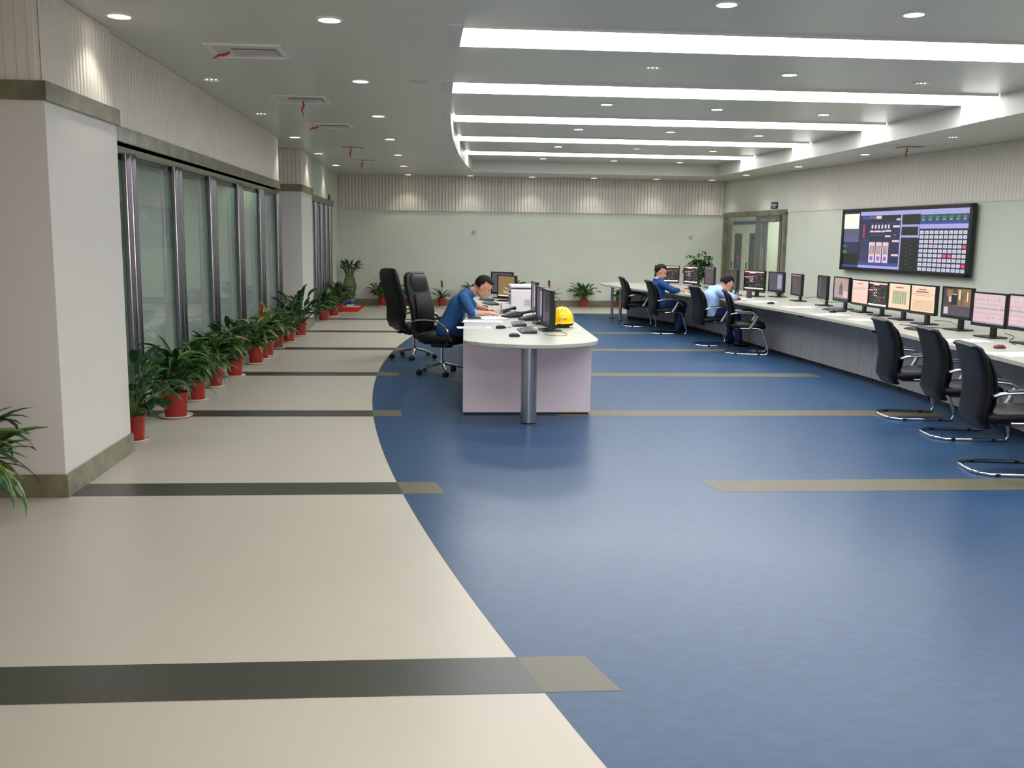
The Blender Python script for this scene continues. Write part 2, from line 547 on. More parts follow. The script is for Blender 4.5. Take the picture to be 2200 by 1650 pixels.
# left wall: upper part, soffit and the solid bits
b = MB()
WE = 14.95          # the deep upper wall stops short of the far column
b.quad((LX, 7.3, 2.47), (LX, WE, 2.47), (LX, WE, CZ), (LX, 7.3, CZ))
b.quad((LX, 17.2, 2.36), (LX, 22.3, 2.36), (LX, 22.3, CZ), (LX, 17.2, CZ))
b.quad((LX, WE, 2.36), (GX - .06, WE, 2.36), (GX - .06, WE, CZ), (LX, WE, CZ))
b.quad((LX, 22.3, 0), (LX, YB, 0), (LX, YB, CZ), (LX, 22.3, CZ))
b.quad((LX, 22.3, 0), (GX - .1, 22.3, 0), (GX - .1, 22.3, CZ), (LX, 22.3, CZ))
b.quad((LX, 7.3, 2.36), (GX - .06, 7.3, 2.36), (GX - .06, WE, 2.36), (LX, WE, 2.36))
b.quad((LX, 17.2, 2.36), (GX - .06, 17.2, 2.36), (GX - .06, 22.3, 2.36), (LX, 22.3, 2.36))
b.quad((-3.9, YF, 0), (-3.9, 7.3, 0), (-3.9, 7.3, CZ), (-3.9, YF, CZ))
b.quad((GX - .06, 7.3, 2.36), (GX - .06, 22.3, 2.36), (GX - .06, 22.3, CZ), (GX - .06, 7.3, CZ))
wl = struct(b, 'wall_left', M_WALL, 'pale left wall above the glass partition')
b = MB(); ribs(b, (LX + .002, 7.5), (LX + .002, WE - .01), 2.48, CZ - .003, 0.075, 0.004, (1, 0))
b.build('ribbed_panel', M_RIB, wl)
b = MB()
b.box((LX - .05, (7.48 + WE) / 2, 2.415), (.14, WE - 7.48 + .03, .11))
b.box((GX - .02, (WE + 16.98) / 2 + .02, 2.415), (.09, 16.98 - WE - .06, .11))
b.box((LX - .05, (18.42 + 22.3) / 2, 2.39), (.14, 22.3 - 18.42, .115))
struct(b, 'trim_1', M_STONE, 'olive marble band above the glass partition', bevel=.004)
b = MB(); b.box((LX + .01, (22.32 + YB) / 2, .08), (.03, YB - 22.33, .16))
struct(b, 'baseboard_left', M_STONE, 'olive marble baseboard on the left wall')

# two clad columns
def column(name, y0, y1, x0, zb0, zb1, label):
    x1 = -2.38
    c = MB(); c.box(((x0 + x1) / 2, (y0 + y1) / 2, zb0 / 2), (x1 - x0, y1 - y0, zb0))
    o = struct(c, name, M_WALLP, label, cat='column')
    c = MB(); c.box(((x0 + x1) / 2, (y0 + y1) / 2, (zb1 + CZ) / 2), (x1 - x0 - .03, y1 - y0 - .03, CZ - zb1))
    ribs(c, (x0, y0 + .011), (x1 - .015, y0 + .011), zb1, CZ - .002, 0.068, 0.013, (0, -1))
    ribs(c, (x1 - .011, y0 + .015), (x1 - .011, y1 - .015), zb1, CZ - .002, 0.06, 0.014, (1, 0))
    c.build('fluted_panel', M_RIB, o)
    c = MB(); c.box(((x0 + x1) / 2 + .01, (y0 + y1) / 2, (zb0 + zb1) / 2), (x1 - x0 + .03, y1 - y0 + .05, zb1 - zb0))
    c.build('marble_band', M_STONE, o, bevel=.004)
    c = MB(); c.box(((x0 + x1) / 2 + .008, (y0 + y1) / 2, .075), (x1 - x0 + .02, y1 - y0 + .03, .15))
    c.build('marble_base', M_STONE, o, bevel=.003)
    c = MB(); c.box((x1 + .0005, y0 + .006, zb0 / 2 + .075), (.003, .003, zb0 - .15))
    c.build('corner_edge', M_WALLP, o)
    return o
column('wall_column', 6.16, 7.47, -3.9, 2.46, 2.575, 'white clad column with marble band in the left foreground')
column('wall_column', 17.0, 18.42, -2.95, 2.42, 2.54, 'white clad column further back between the glass bays')

# ------------------------------------------------------------------ corridor behind the glass
b = MB()
b.quad((-6.2, 7.4, 0), (-6.2, YB + 4, 0), (-6.2, YB + 4, 3.0), (-6.2, 7.4, 3.0))
b.quad((-6.2, YB + 4, 0), (-2.9, YB + 4, 0), (-2.9, YB + 4, 3.0), (-6.2, YB + 4, 3.0))
b.quad((-6.2, 7.4, 0), (-2.9, 7.4, 0), (-2.9, 7.4, 3.0), (-6.2, 7.4, 3.0))
b.quad((-6.2, 7.4, 2.95), (-2.86, 7.4, 2.95), (-2.86, YB + 4, 2.95), (-6.2, YB + 4, 2.95))
struct(b, 'wall_corridor', M_CORR, 'pale corridor wall seen through the glass partition')
b = MB(); b.box((-6.17, (7.4 + YB + 4) / 2, .07), (.05, YB + 4 - 7.5, .14))
struct(b, 'baseboard_corridor', M_STONE, 'dark baseboard of the corridor')
for k, (y0, y1) in enumerate(((16.2, 18.9), (19.3, 23.2))):
    t = thing('display_board', ['blue display board on the corridor wall, the nearer one behind the glass', 'blue display board on the corridor wall, the farther and wider one'][k], 'display board', (-6.17, (y0 + y1) / 2, 1.35))
    b = MB(); b.box((.02, 0, .45), (.04, y1 - y0, .9)); b.build('board_panel', M_BOARD, t)
    random.seed(5 + k)
    b = MB(); yy = -(y1 - y0) / 2 + .2
    while yy < (y1 - y0) / 2 - .5:
        ww = random.uniform(.25, .45)
        for zz in (.08, .34, .6):
            if random.random() < .8:
                b.box((.043, yy + ww / 2, zz + .1), (.006, ww, random.choice([.06, .14, .2])), mi=random.choice([0, 0, 1]))
        yy += ww + .15
    b.build('picture', [mat('board_picture_pale', (150, 170, 190), .5), mat('board_picture_brown', (120, 110, 100), .5)], t)
for k, y in enumerate((8.5, 13.5, 18.5, 23.5)):
    t = thing('added_corridor_light', 'added flat light panel in the corridor, %s from the near column' % ['first', 'second', 'third', 'fourth'][k], 'ceiling light', (-4.6, y, 2.90), group='added corridor light panels')  # unseen panels, added to brighten the corridor behind the glass
    b = MB(); b.box((0, 0, .03), (.66, 1.3, .04)); b.build('frame', M_VENT, t)
    b = MB(); b.box((0, 0, .005), (.6, 1.2, .01)); b.build('diffuser', M_LCORR, t)

# glass bays and steel posts
PY = [8.88, 10.44, 12.0, 13.6, 15.2, 16.78]
def bay(idx, x, ya, yb, zt):
    b = MB(); b.box((x, (ya + yb) / 2, (zt + .06) / 2), (.012, yb - ya, zt - .06))
    g = b.build('window_%d' % idx, M_GLASS)
    tag(g, 'tall pane of the glass partition, %s from the near column' % ['', 'first', 'second', 'third', 'fourth', 'fifth', 'sixth', 'seventh', 'eighth', 'ninth', 'tenth', 'eleventh'][idx], 'window', kind='structure')
    b = MB(); b.box((x, (ya + yb) / 2, zt - .03), (.05, yb - ya, .05)); b.box((x, (ya + yb) / 2, .04), (.06, yb - ya, .08))
    b.build('window_rail', M_STEEL, g)
edges = [7.47] + PY
for i in range(len(edges) - 1):
    bay(i + 1, GX, edges[i], edges[i + 1], 2.36)
PY2 = [19.6, 20.5, 21.35, 22.1]
ed2 = [18.42] + PY2
for i in range(len(ed2) - 1):
    bay(i + 7, LX - .08, ed2[i], ed2[i + 1], 2.33)
ordn = ['first', 'second', 'third', 'fourth', 'fifth', 'sixth', 'seventh', 'eighth', 'ninth', 'tenth', 'eleventh', 'twelfth', 'thirteenth', 'fourteenth', 'fifteenth', 'sixteenth', 'seventeenth', 'eighteenth', 'nineteenth', 'twentieth', 'twenty-first', 'twenty-second', 'twenty-third', 'twenty-fourth', 'twenty-fifth', 'twenty-sixth', 'twenty-seventh']
for i, y in enumerate(PY):
    t = thing('steel_post', 'twin tube stainless steel post of the glass partition, %s from the near column' % ordn[i], 'post', (GX + .03, y, 0), group='steel posts of the long glass partition')
    for s in (-1, 1):
        b = MB(); b.frustum((.03, s * .075, 0), (.03, s * .075, 2.358), .042, .042, 20); b.build('tube', M_STEEL, t, smooth=True)
for i, y in enumerate(PY2):
    t = thing('steel_post', 'stainless steel post beside the red mat, %s behind the far column' % ordn[i], 'post', (LX - .05, y, 0), group='steel posts of the far glass door')
    b = MB(); b.frustum((0, 0, 0), (0, 0, 2.33), .05, .05, 20); b.build('tube', M_STEEL, t, smooth=True)
    b = MB(); b.frustum((0, .11, 0), (0, .11, 2.33), .035, .035, 16); b.build('tube', M_STEEL, t, smooth=True)

# ------------------------------------------------------------------ ceiling light strips
LY = [8.60, 11.42, 14.28, 17.12, 19.95]
def light_strip(y, label):
    t = thing('light_strip', label, 'ceiling light', (0, y, KZ), group='luminous strips across the raised ceiling')
    hw = .385
    xl = max(cof_left(y - hw), cof_left(y + hw)) + .012
    xr = min(cof_right(y - hw), cof_right(y + hw)) - .012
    b = MB(); b.box(((xl + xr) / 2, 0, -.012), (xr - xl, 2 * hw, .018)); b.build('diffuser', M_LIGHT, t)
    b = MB(); b.box((xr - .008, 0, -.14), (.014, 2 * hw, .235)); b.build('end_diffuser', M_LIGHT2, t)
    b = MB()
    for s in (-1, 1): b.box(((xl + xr) / 2, s * (hw + .01), -.010), (xr - xl, .016, .024))
    b.build('edge_trim', M_VENT, t)
    if y > 7:
        b = MB(); b.box((cof_left(y * .845) - .052, y * .845 - y, CZ - KZ - .005), (.09, .72, .010)); b.build('end_plate', mat('pinkish_plate', (214, 202, 204), .5), t)
for i, y in enumerate((2.95, 5.78)):
    light_strip(y, ['luminous ceiling strip behind the photographer', 'luminous ceiling strip just above the photographer'][i])
for i, y in enumerate(LY):
    light_strip(y, 'long white luminous ceiling strip, %s from the top of the photo' % ordn[i])

# downlights
def downlight(x, y, z, lit, label):
    t = thing('downlight', label, 'downlight', (x, y, z), group='round recessed downlights')
    b = MB(); b.lathe([(.072, 0), (.095, 0), (.095, -.008), (.088, -.012), (.075, -.012), (.072, -.004)], seg=28)
    b.build('trim_ring', M_VENT, t, smooth=True)
    if lit:
        b = MB(); b.lathe([(.001, -.004), (.072, -.004), (.072, -.002), (.001, -.002)], seg=24); b.build('lamp_face', M_LAMP, t)
        l = bpy.data.lights.new('downlight_bulb', 'SPOT'); l.energy = SPOT_W; l.color = (1, .97, .88)
        l.spot_size = radians(104); l.spot_blend = .6; l.shadow_soft_size = .05
        lo = bpy.data.objects.new('downlight_bulb', l); COL.objects.link(lo); lo.parent = t; lo.location = (0, 0, -.03)
    else:
        b = MB(); b.lathe([(.001, -.003), (.072, -.003), (.072, -.001), (.001, -.001)], seg=24); b.build('reflector', M_CHROME, t)
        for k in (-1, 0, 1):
            b = MB(); b.ball((k * .042, 0, -.006), (.010, .010, .005), 10, 6); b.build('glint_dot', M_GLINT, t)  # glowing dots stand in for reflections in the unlit lamp
for i, y in enumerate((4.2, 6.95, 9.6, 12.15, 14.92, 17.75, 20.6)):
    downlight(-2.16, y, CZ, i not in (2, 3), 'downlight nearest the left wall, %s of its row from the camera' % ordn[i])
for i, y in enumerate((4.2, 6.87, 9.47, 12.12, 14.92, 17.72, 20.45)):
    downlight(-.75, y, CZ, True, 'downlight just left of the luminous strips, %s of its row from the camera' % ordn[i])
KP = [[(2.09, 7.22), (3.57, 7.34), (5.1, 7.5)], [(2.13, 9.88), (3.61, 10.07), (5.18, 10.37)], [(2.13, 12.58), (3.64, 12.81), (5.19, 13.07)],
      [(2.18, 15.45), (3.68, 15.55), (5.21, 15.81)], [(2.22, 18.4), (3.74, 18.52), (5.27, 18.68)], [(2.23, 21.2), (3.82, 21.4), (5.32, 21.5)]]
for i, row in enumerate(KP):
    for j, (x, y) in enumerate(row):
        lit = not ((i == 1 and j in (0, 2)) or (i == 4 and j == 1))
        downlight(x, y, KZ, lit, 'downlight between luminous strips, %s row, %s from the camera' % (['left', 'middle', 'right'][j], ordn[i]))
for i, x in enumerate((-.75, .72, 2.19, 3.68, 5.2)):
    downlight(x, 23.25, CZ, True, 'downlight along the back wall, %s from the left' % ordn[i])
for i, (x, y) in enumerate(((6.55, 23.2), (6.75, 21.2), (6.95, 18.6), (7.02, 15.8), (7.0, 13.0), (7.05, 10.2))):
    downlight(x, y, CZ, i < 4, 'downlight in the curved row by the right wall, %s from the far end' % ordn[i])

# air vents with red ribbons
def vent(x, y, label, ribbon=True, up=True):
    t = thing('ceiling_vent', label, 'air vent', (x, y, CZ), group='air vents in the low ceiling')
    b = MB()
    for s in (-1, 1):
        b.box((0, s * .27, -.005), (.60, .05, .012)); b.box((s * .28, 0, -.005), (.04, .5, .012))
    b.build('frame', M_VENT, t, bevel=.002)
    b = MB(); b.box((0, 0, -.003), (.52, .49, .003)); b.build('backing', M_CEIL, t)
    b = MB()
    for k in range(6):
        b.box((.06, -.11 + k * .045, -.010), (.34, .034, .003), R=Matrix.Rotation(radians(28), 3, 'X'))
    b.build('slat', M_VENT, t)
    b = MB(); b.box((.06, 0, -.005), (.36, .30, .002)); b.build('gap_shade_sheet', M_VENTD, t)  # sheet behind the slats, coloured darker for the shade between them
    if ribbon:
        r = thing('red_ribbon', 'thin red ribbon fluttering from the ' + label, 'ribbon', (x + (.02 if up else -.15), y, CZ - .012))
        b = MB()
        pts = [(0, 0, 0), (.01, .005, -.05), (-.012, .0, -.10), (.006, .01, -.16)] if up else [(0, 0, 0), (-.04, .01, -.02), (-.09, 0, -.025), (-.13, .01, -.05)]
        b.tube(pts, [.008, .012, .010, .004], 6)
        b.build('ribbon_strip', M_RIBBON, r)
vent(-1.53, 8.13, 'ceiling vent nearest the camera', True, False)
vent(-1.50, 10.85, 'second ceiling vent from the camera')
vent(-1.47, 13.35, 'third ceiling vent from the camera', True, False)
vent(-1.50, 16.45, 'fourth ceiling vent from the camera')
vent(-1.53, 19.18, 'ceiling vent farthest from the camera')
vent(7.05, 14.45, 'ceiling vent above the video wall')
t = thing('ceiling_speaker', 'round flush ceiling speaker left of the second luminous strip', 'speaker', (-.20, 9.43, CZ))
b = MB(); b.lathe([(.001, -.006), (.085, -.006), (.095, -.002), (.095, .001)], seg=28); b.build('speaker_grille', mat('speaker_grille', (198, 190, 186), .6), t)

# ------------------------------------------------------------------ right door
def on_wall(y, off=0.0): return wallx(y) - off
wdir = Vector((7.38 - 7.02, 20.2 - YB, 0)).normalized()    # towards the camera along the far right wall
wn = Vector((-wdir.y, wdir.x, 0)); wn = wn if wn.x < 0 else -wn
dt = thing('door_frame_group', 'tall stone framed glass doorway at the far end of the right wall', 'doorway', (wallx(D1), D1, 0), atan2(wdir.y, wdir.x))
dt.name = 'door_1'; dt['kind'] = 'structure'
DL = Vector((wallx(D0) - wallx(D1), D0 - D1, 0)).length
b = MB()   # local x runs along the wall to the camera, local +y or -y to the room
sgn = 1 if (Matrix.Rotation(atan2(wdir.y, wdir.x), 3, 'Z') @ Vector((0, 1, 0))).dot(wn) > 0 else -1
b.box((DL / 2, sgn * .02, 2.30), (DL, .10, .12)); b.box((.05, sgn * .02, 1.15), (.10, .10, 2.3)); b.box((DL - .05, sgn * .02, 1.15), (.10, .10, 2.3))
b.build('door_frame', M_STONE, dt, bevel=.004)
b = MB()
b.box((1.92, 0, 1.12), (.16, .08, 2.24)); b.box((2.28, 0, 1.12), (.16, .07, 2.24)); b.box((3.1, 0, 1.12), (.12, .07, 2.24)); b.box((2.6, 0, 2.17), (1.3, .07, .14))
b.build('steel_mullion', M_STEEL, dt, bevel=.006)
b = MB(); b.frustum((2.36, sgn * .08, .75), (2.36, sgn * .08, 1.55), .016, .016, 14)
for z in (.85, 1.45): b.frustum((2.36, 0, z), (2.36, sgn * .08, z), .01, .01, 8)
b.build('door_handle', M_CHROME, dt, smooth=True)
b = MB(); b.box((2.7, 0, 1.1), (.80, .012, 2.1)); b.box((.95, .02 * -sgn, 1.1), (1.75, .012, 2.2)); b.build('door_glass', M_DOORG, dt)
b = MB(); b.box((2.3, sgn * .05, 2.15), (.2, .05, .06)); b.box((2.75, sgn * .05, 2.15), (.2, .05, .06)); b.build('door_closer', M_ALU, dt, bevel=.005)
# side room behind that doorway
b = MB(); q = -sgn
b.quad((-1.0, q * 2.2, 0), (5, q * 2.2, 0), (5, q * 2.2, 2.8), (-1.0, q * 2.2, 2.8))
b.quad((-1.0, q * .06, 2.8), (5, q * .06, 2.8), (5, q * 2.2, 2.8), (-1.0, q * 2.2, 2.8))
b.quad((-1.0, q * .06, 0), (-1.0, q * 2.2, 0), (-1.0, q * 2.2, 2.8), (-1.0, q * .06, 2.8))
b.quad((5, q * .06, 0), (5, q * 2.2, 0), (5, q * 2.2, 2.8), (5, q * .06, 2.8))
b.M = Matrix.Translation(dt.location) @ Matrix.Rotation(dt.rotation_euler.z, 4, 'Z')
bb = MB(); bb.v = [tuple(b.M @ Vector(p)) for p in b.v]; bb.f = b.f; bb.mi = b.mi
struct(bb, 'wall_side_room', M_CORR, 'bright side room wall seen through the doorway')
Ld = Matrix.Translation(dt.location) @ Matrix.Rotation(dt.rotation_euler.z, 4, 'Z')
t = thing('added_side_room_light', 'added unseen ceiling light in the side room behind the doorway', 'ceiling light', Ld @ Vector((2.9, q * 1.2, 2.76)), dt.rotation_euler.z)  # unseen lamp, added to light what shows through the doorway
b = MB(); b.box((0, 0, .01), (1.2, .6, .02)); b.build('diffuser', emis('added_side_lamp', (250, 255, 248), 22), t)
# white double cabinet standing in the doorway's left half
t = thing('white_cabinet', 'tall white double door cabinet with narrow dark windows behind the doorway', 'cabinet', Ld @ Vector((.98, q * .35, 0)), dt.rotation_euler.z)
b = MB(); b.box((0, 0, 1.08), (1.7, .4, 2.16)); b.build('cabinet_body', M_CABW, t, bevel=.005)
b = MB(); b.box((0, sgn * .205, 2.11), (1.7, .012, .08)); b.build('blue_header_strip', M_BLUEH, t)
for k, x in enumerate((-.46, .40)):
    b = MB(); b.box((x, sgn * .208, 1.02), (.80, .018, 2.0)); d = b.build('cabinet_door', M_CABW, t, bevel=.004)
    b = MB(); b.box((x, sgn * .219, 1.15), (.42, .008, 1.42)); b.build('door_window', M_DGLASS, d)
    b = MB(); b.box((x - .33, sgn * .225, 1.1), (.03, .02, .16)); b.build('handle', M_BLKP, d)
b = MB(); b.box((-.42, sgn * .226, 1.30), (.2, .004, .07), mi=0); b.frustum((-.40, sgn * .224, 1.16), (-.40, sgn * .228, 1.16), .085, .085, 20, mi=1)
b.build('door_sticker', [mat('red_sticker', (150, 52, 48), .5), mat('blue_sticker', (42, 92, 180), .5)], t)
# sign above the door
sy = 20.85
t = thing('door_sign', 'small dark sign with white characters above the doorway', 'sign', (wallx(sy) - .012, sy, 2.40), atan2(wdir.y, wdir.x))
b = MB(); b.box((0, 0, .06), (.30, .02, .14)); b.build('sign_plate', mat('sign_navy', (22, 34, 52), .4), t, bevel=.003)
b = MB()
for k in range(4):
    x = -.10 + k * .066; y = sgn * .011
    b.box((x, y, .085), (.044, .003, .007)); b.box((x, y, .062), (.044, .003, .007)); b.box((x - .006, y, .074), (.007, .003, .046)); b.box((x + .014, y, .07), (.007, .003, .03))
b.box((0, sgn * .011, .025), (.15, .003, .012))
b.build('sign_lettering', M_PAPER, t)
t = thing('wall_sign', 'small dark emergency sign on the left wall above the far glass door', 'sign', (LX + .012, 21.55, 2.46))
b = MB(); b.box((.0, 0, .05), (.02, .26, .12)); b.build('sign_plate', mat('sign_grey', (70, 76, 78), .4), t, bevel=.003)
for x, z, nm in ((.83, 1.80, 'left'), (6.22, 1.75, 'right')):
    t = thing('wall_sensor', 'small octagonal grey sensor on the back wall, the %s one' % nm, 'sensor', (x, YB - .001, z))
    b = MB(); b.frustum((0, 0, 0), (0, -.03, 0), .055, .05, 8); b.build('sensor_body', mat('sensor_grey', (168, 170, 158), .5), t)

# ------------------------------------------------------------------ video wall on the right
VY0, VY1, VZ0, VZ1 = 13.98, 17.75, 1.175, 2.285
p0 = Vector((wallx(VY1), VY1, 0)); p1 = Vector((wallx(VY0), VY0, 0))
vd = (p1 - p0).normalized(); VL = (p1 - p0).length
vw = thing('video_wall', 'wide black framed video wall with blue control schematics on the right wall', 'video wall', (p0.x, p0.y, 0), atan2(vd.y, vd.x))
vR = Matrix.Rotation(atan2(vd.y, vd.x), 3, 'Z')
vs_ = 1 if (vR @ Vector((0, 1, 0))).x < 0 else -1
b = MB()
F = .10
b.box((VL / 2, vs_ * .07, (VZ0 + VZ1) / 2), (VL, .05, VZ1 - VZ0), mi=0)
b.build('casing', M_BLKP, vw, bevel=.006)
b = MB()
b.box((VL / 2, vs_ * .10, VZ1 - .03), (VL, .03, .06)); b.box((VL / 2, vs_ * .10, VZ0 + .03), (VL, .03, .06))
b.box((.035, vs_ * .10, (VZ0 + VZ1) / 2), (.07, .03, VZ1 - VZ0)); b.box((VL - .04, vs_ * .10, (VZ0 + VZ1) / 2), (.08, .03, VZ1 - VZ0))
b.build('bezel', M_BLKP, vw, bevel=.004)
SCOL = [('vw_navy', (38, 44, 82), .9), ('vw_black', (22, 26, 24), .8), ('vw_lavender', (170, 168, 226), 1.0), ('vw_cream', (240, 250, 214), 1.25),
        ('vw_white', (214, 214, 224), 1.0), ('vw_red', (214, 44, 62), 1.2), ('vw_green', (70, 130, 84), 1.0), ('vw_blue', (52, 74, 150), 1.0),
        ('vw_teal', (36, 74, 96), 1.0), ('vw_grey', (92, 94, 124), .9), ('vw_pink', (226, 196, 204), 1.1), ('vw_violet', (120, 116, 220), 1.0), ('vw_mid', (96, 100, 140), .9)]
SM = [emis(*s) for s in SCOL]
NV, BK, LV, CR, WH, RD, GR, BU, TE, GY, PK, VI, MD = range(13)
b = MB()
def un(s): return s * VL * 0 + (s * 17.75) / (s * 17.75 + (1 - s) * 14.0)
X0, X1, ZB, ZT = .07, VL - .08, VZ0 + .06, VZ1 - .06
lay = [0]
def vr(s0, s1, t0, t1, c, lv=1):
    u0, u1 = un(s0), un(s1)
    xa, xb = X0 + (X1 - X0) * u0, X0 + (X1 - X0) * u1
    za, zb = ZT - (ZT - ZB) * t1, ZT - (ZT - ZB) * t0
    y = vs_ * (.098 + .0008 * lv)
    b.quad((xa, y, za), (xb, y, za), (xb, y, zb), (xa, y, zb), mi=c)
vr(0, 1, 0, 1, BK, 0)
vr(0, .125, 0, .05, NV); vr(0, .115, .03, .30, CR, 2); vr(0, .12, .30, .45, GY); vr(0, .12, .45, .54, MD, 1); vr(0, .12, .54, .74, NV); vr(0, .03, .6, .63, GR, 3); vr(0, .03, .7, .75, GR, 3); vr(0, .12, .96, 1, BU)
vr(.125, .455, 0, 1, NV, 1); vr(.125, .6, 0, .07, LV, 2); vr(.14, .185, .08, .14, BU, 3); vr(.19, .29, .08, .13, MD, 3); vr(.25, .29, .08, .13, PK, 4); vr(.3, .44, .07, .15, BK, 3)
for i in range(6): vr(.215 + i * .026, .229 + i * .026, .235, .30, WH, 3)
for a, c_, tt in ((.205, .235, .335), (.24, .292, .335), (.297, .322, .335), (.327, .372, .325), (.327, .37, .42)): vr(a, c_, tt, tt + .03, PK, 3)
for i in range(8): vr(.205 + i * .015, .214 + i * .015, .41, .425, MD, 3)
for i in range(4): vr(.207 + i * .03, .224 + i * .03, .455, .49, BK, 3)
for i in range(3):
    a = .205 + i * .054
    vr(a, a + .046, .54, .90, PK, 3)
    for k in range(4): vr(a + .008 + k * .009, a + .012 + k * .009, .60, .75, BK, 4)
    vr(a + .01, a + .034, .79, .86, VI, 4)
for tt in (.13, .25, .50, .74): vr(.385 if tt > .2 else .41, .44, tt, tt + .035, PK, 3)
vr(.395, .415, .40, .425, GR, 3)
for i in range(7): vr(.15, .165, .23 + i * .035, .25 + i * .035, RD, 3)
for i in range(12):
    for k in range(4): vr(.14 + k * .014, .149 + k * .014, .50 + i * .035, .512 + i * .035, MD, 3)
for i in range(5): vr(.2 + i * .045, .235 + i * .045, .17, .19, BK, 3); vr(.2 + i * .045, .225 + i * .045, .20, .21, MD, 3)
vr(.125, .45, .90, .955, BU, 3); vr(.125, .45, .955, 1, LV, 3); vr(.445, .455, .06, 1, LV, 3)
vr(.455, .6, .07, .24, BK, 3); vr(.455, .6, .24, .275, LV, 4); vr(.455, .59, .28, .42, NV, 3); vr(.465, .58, .29, .41, BK, 4); vr(.455, .59, .42, .455, LV, 4); vr(.59, .598, .24, .46, LV, 4)
random.seed(3)
for i in range(14): vr(.50 + (i % 2) * .03, .512 + (i % 2) * .03, .48 + i * .035, .492 + i * .035, MD, 4)
vr(.6, 1, 0, .085, LV, 3); vr(.6, 1, .085, .20, TE, 3); vr(.6, 1, .20, .24, BU, 3); vr(.6, 1, .24, .31, LV, 3); vr(.6, 1, .31, 1, NV, 3)
for i in range(7):
    a = .61 + i * .056
    vr(a, a + .03, .11, .145, GR, 4); vr(a + .006, a + .012, .155, .18, WH, 4); vr(a + .018, a + .024, .155, .18, WH, 4)
for r_ in range(9):
    for c_ in range(10):
        a = .605 + c_ * .0392; tt = .345 + r_ * .0745
        cc = RD if (r_, c_) in ((3, 9), (5, 5), (5, 6), (7, 9)) else WH
        vr(a, a + .031, tt, min(.999, tt + .052), cc, 4)
        vr(a + .010, a + .020, tt + .02, tt + .032, MD if cc == WH else PK, 5)
vr(.72, .7215, 0, .31, BU, 5); vr(.6, .6015, 0, 1, BU, 5)
b.build('screen', SM, vw)

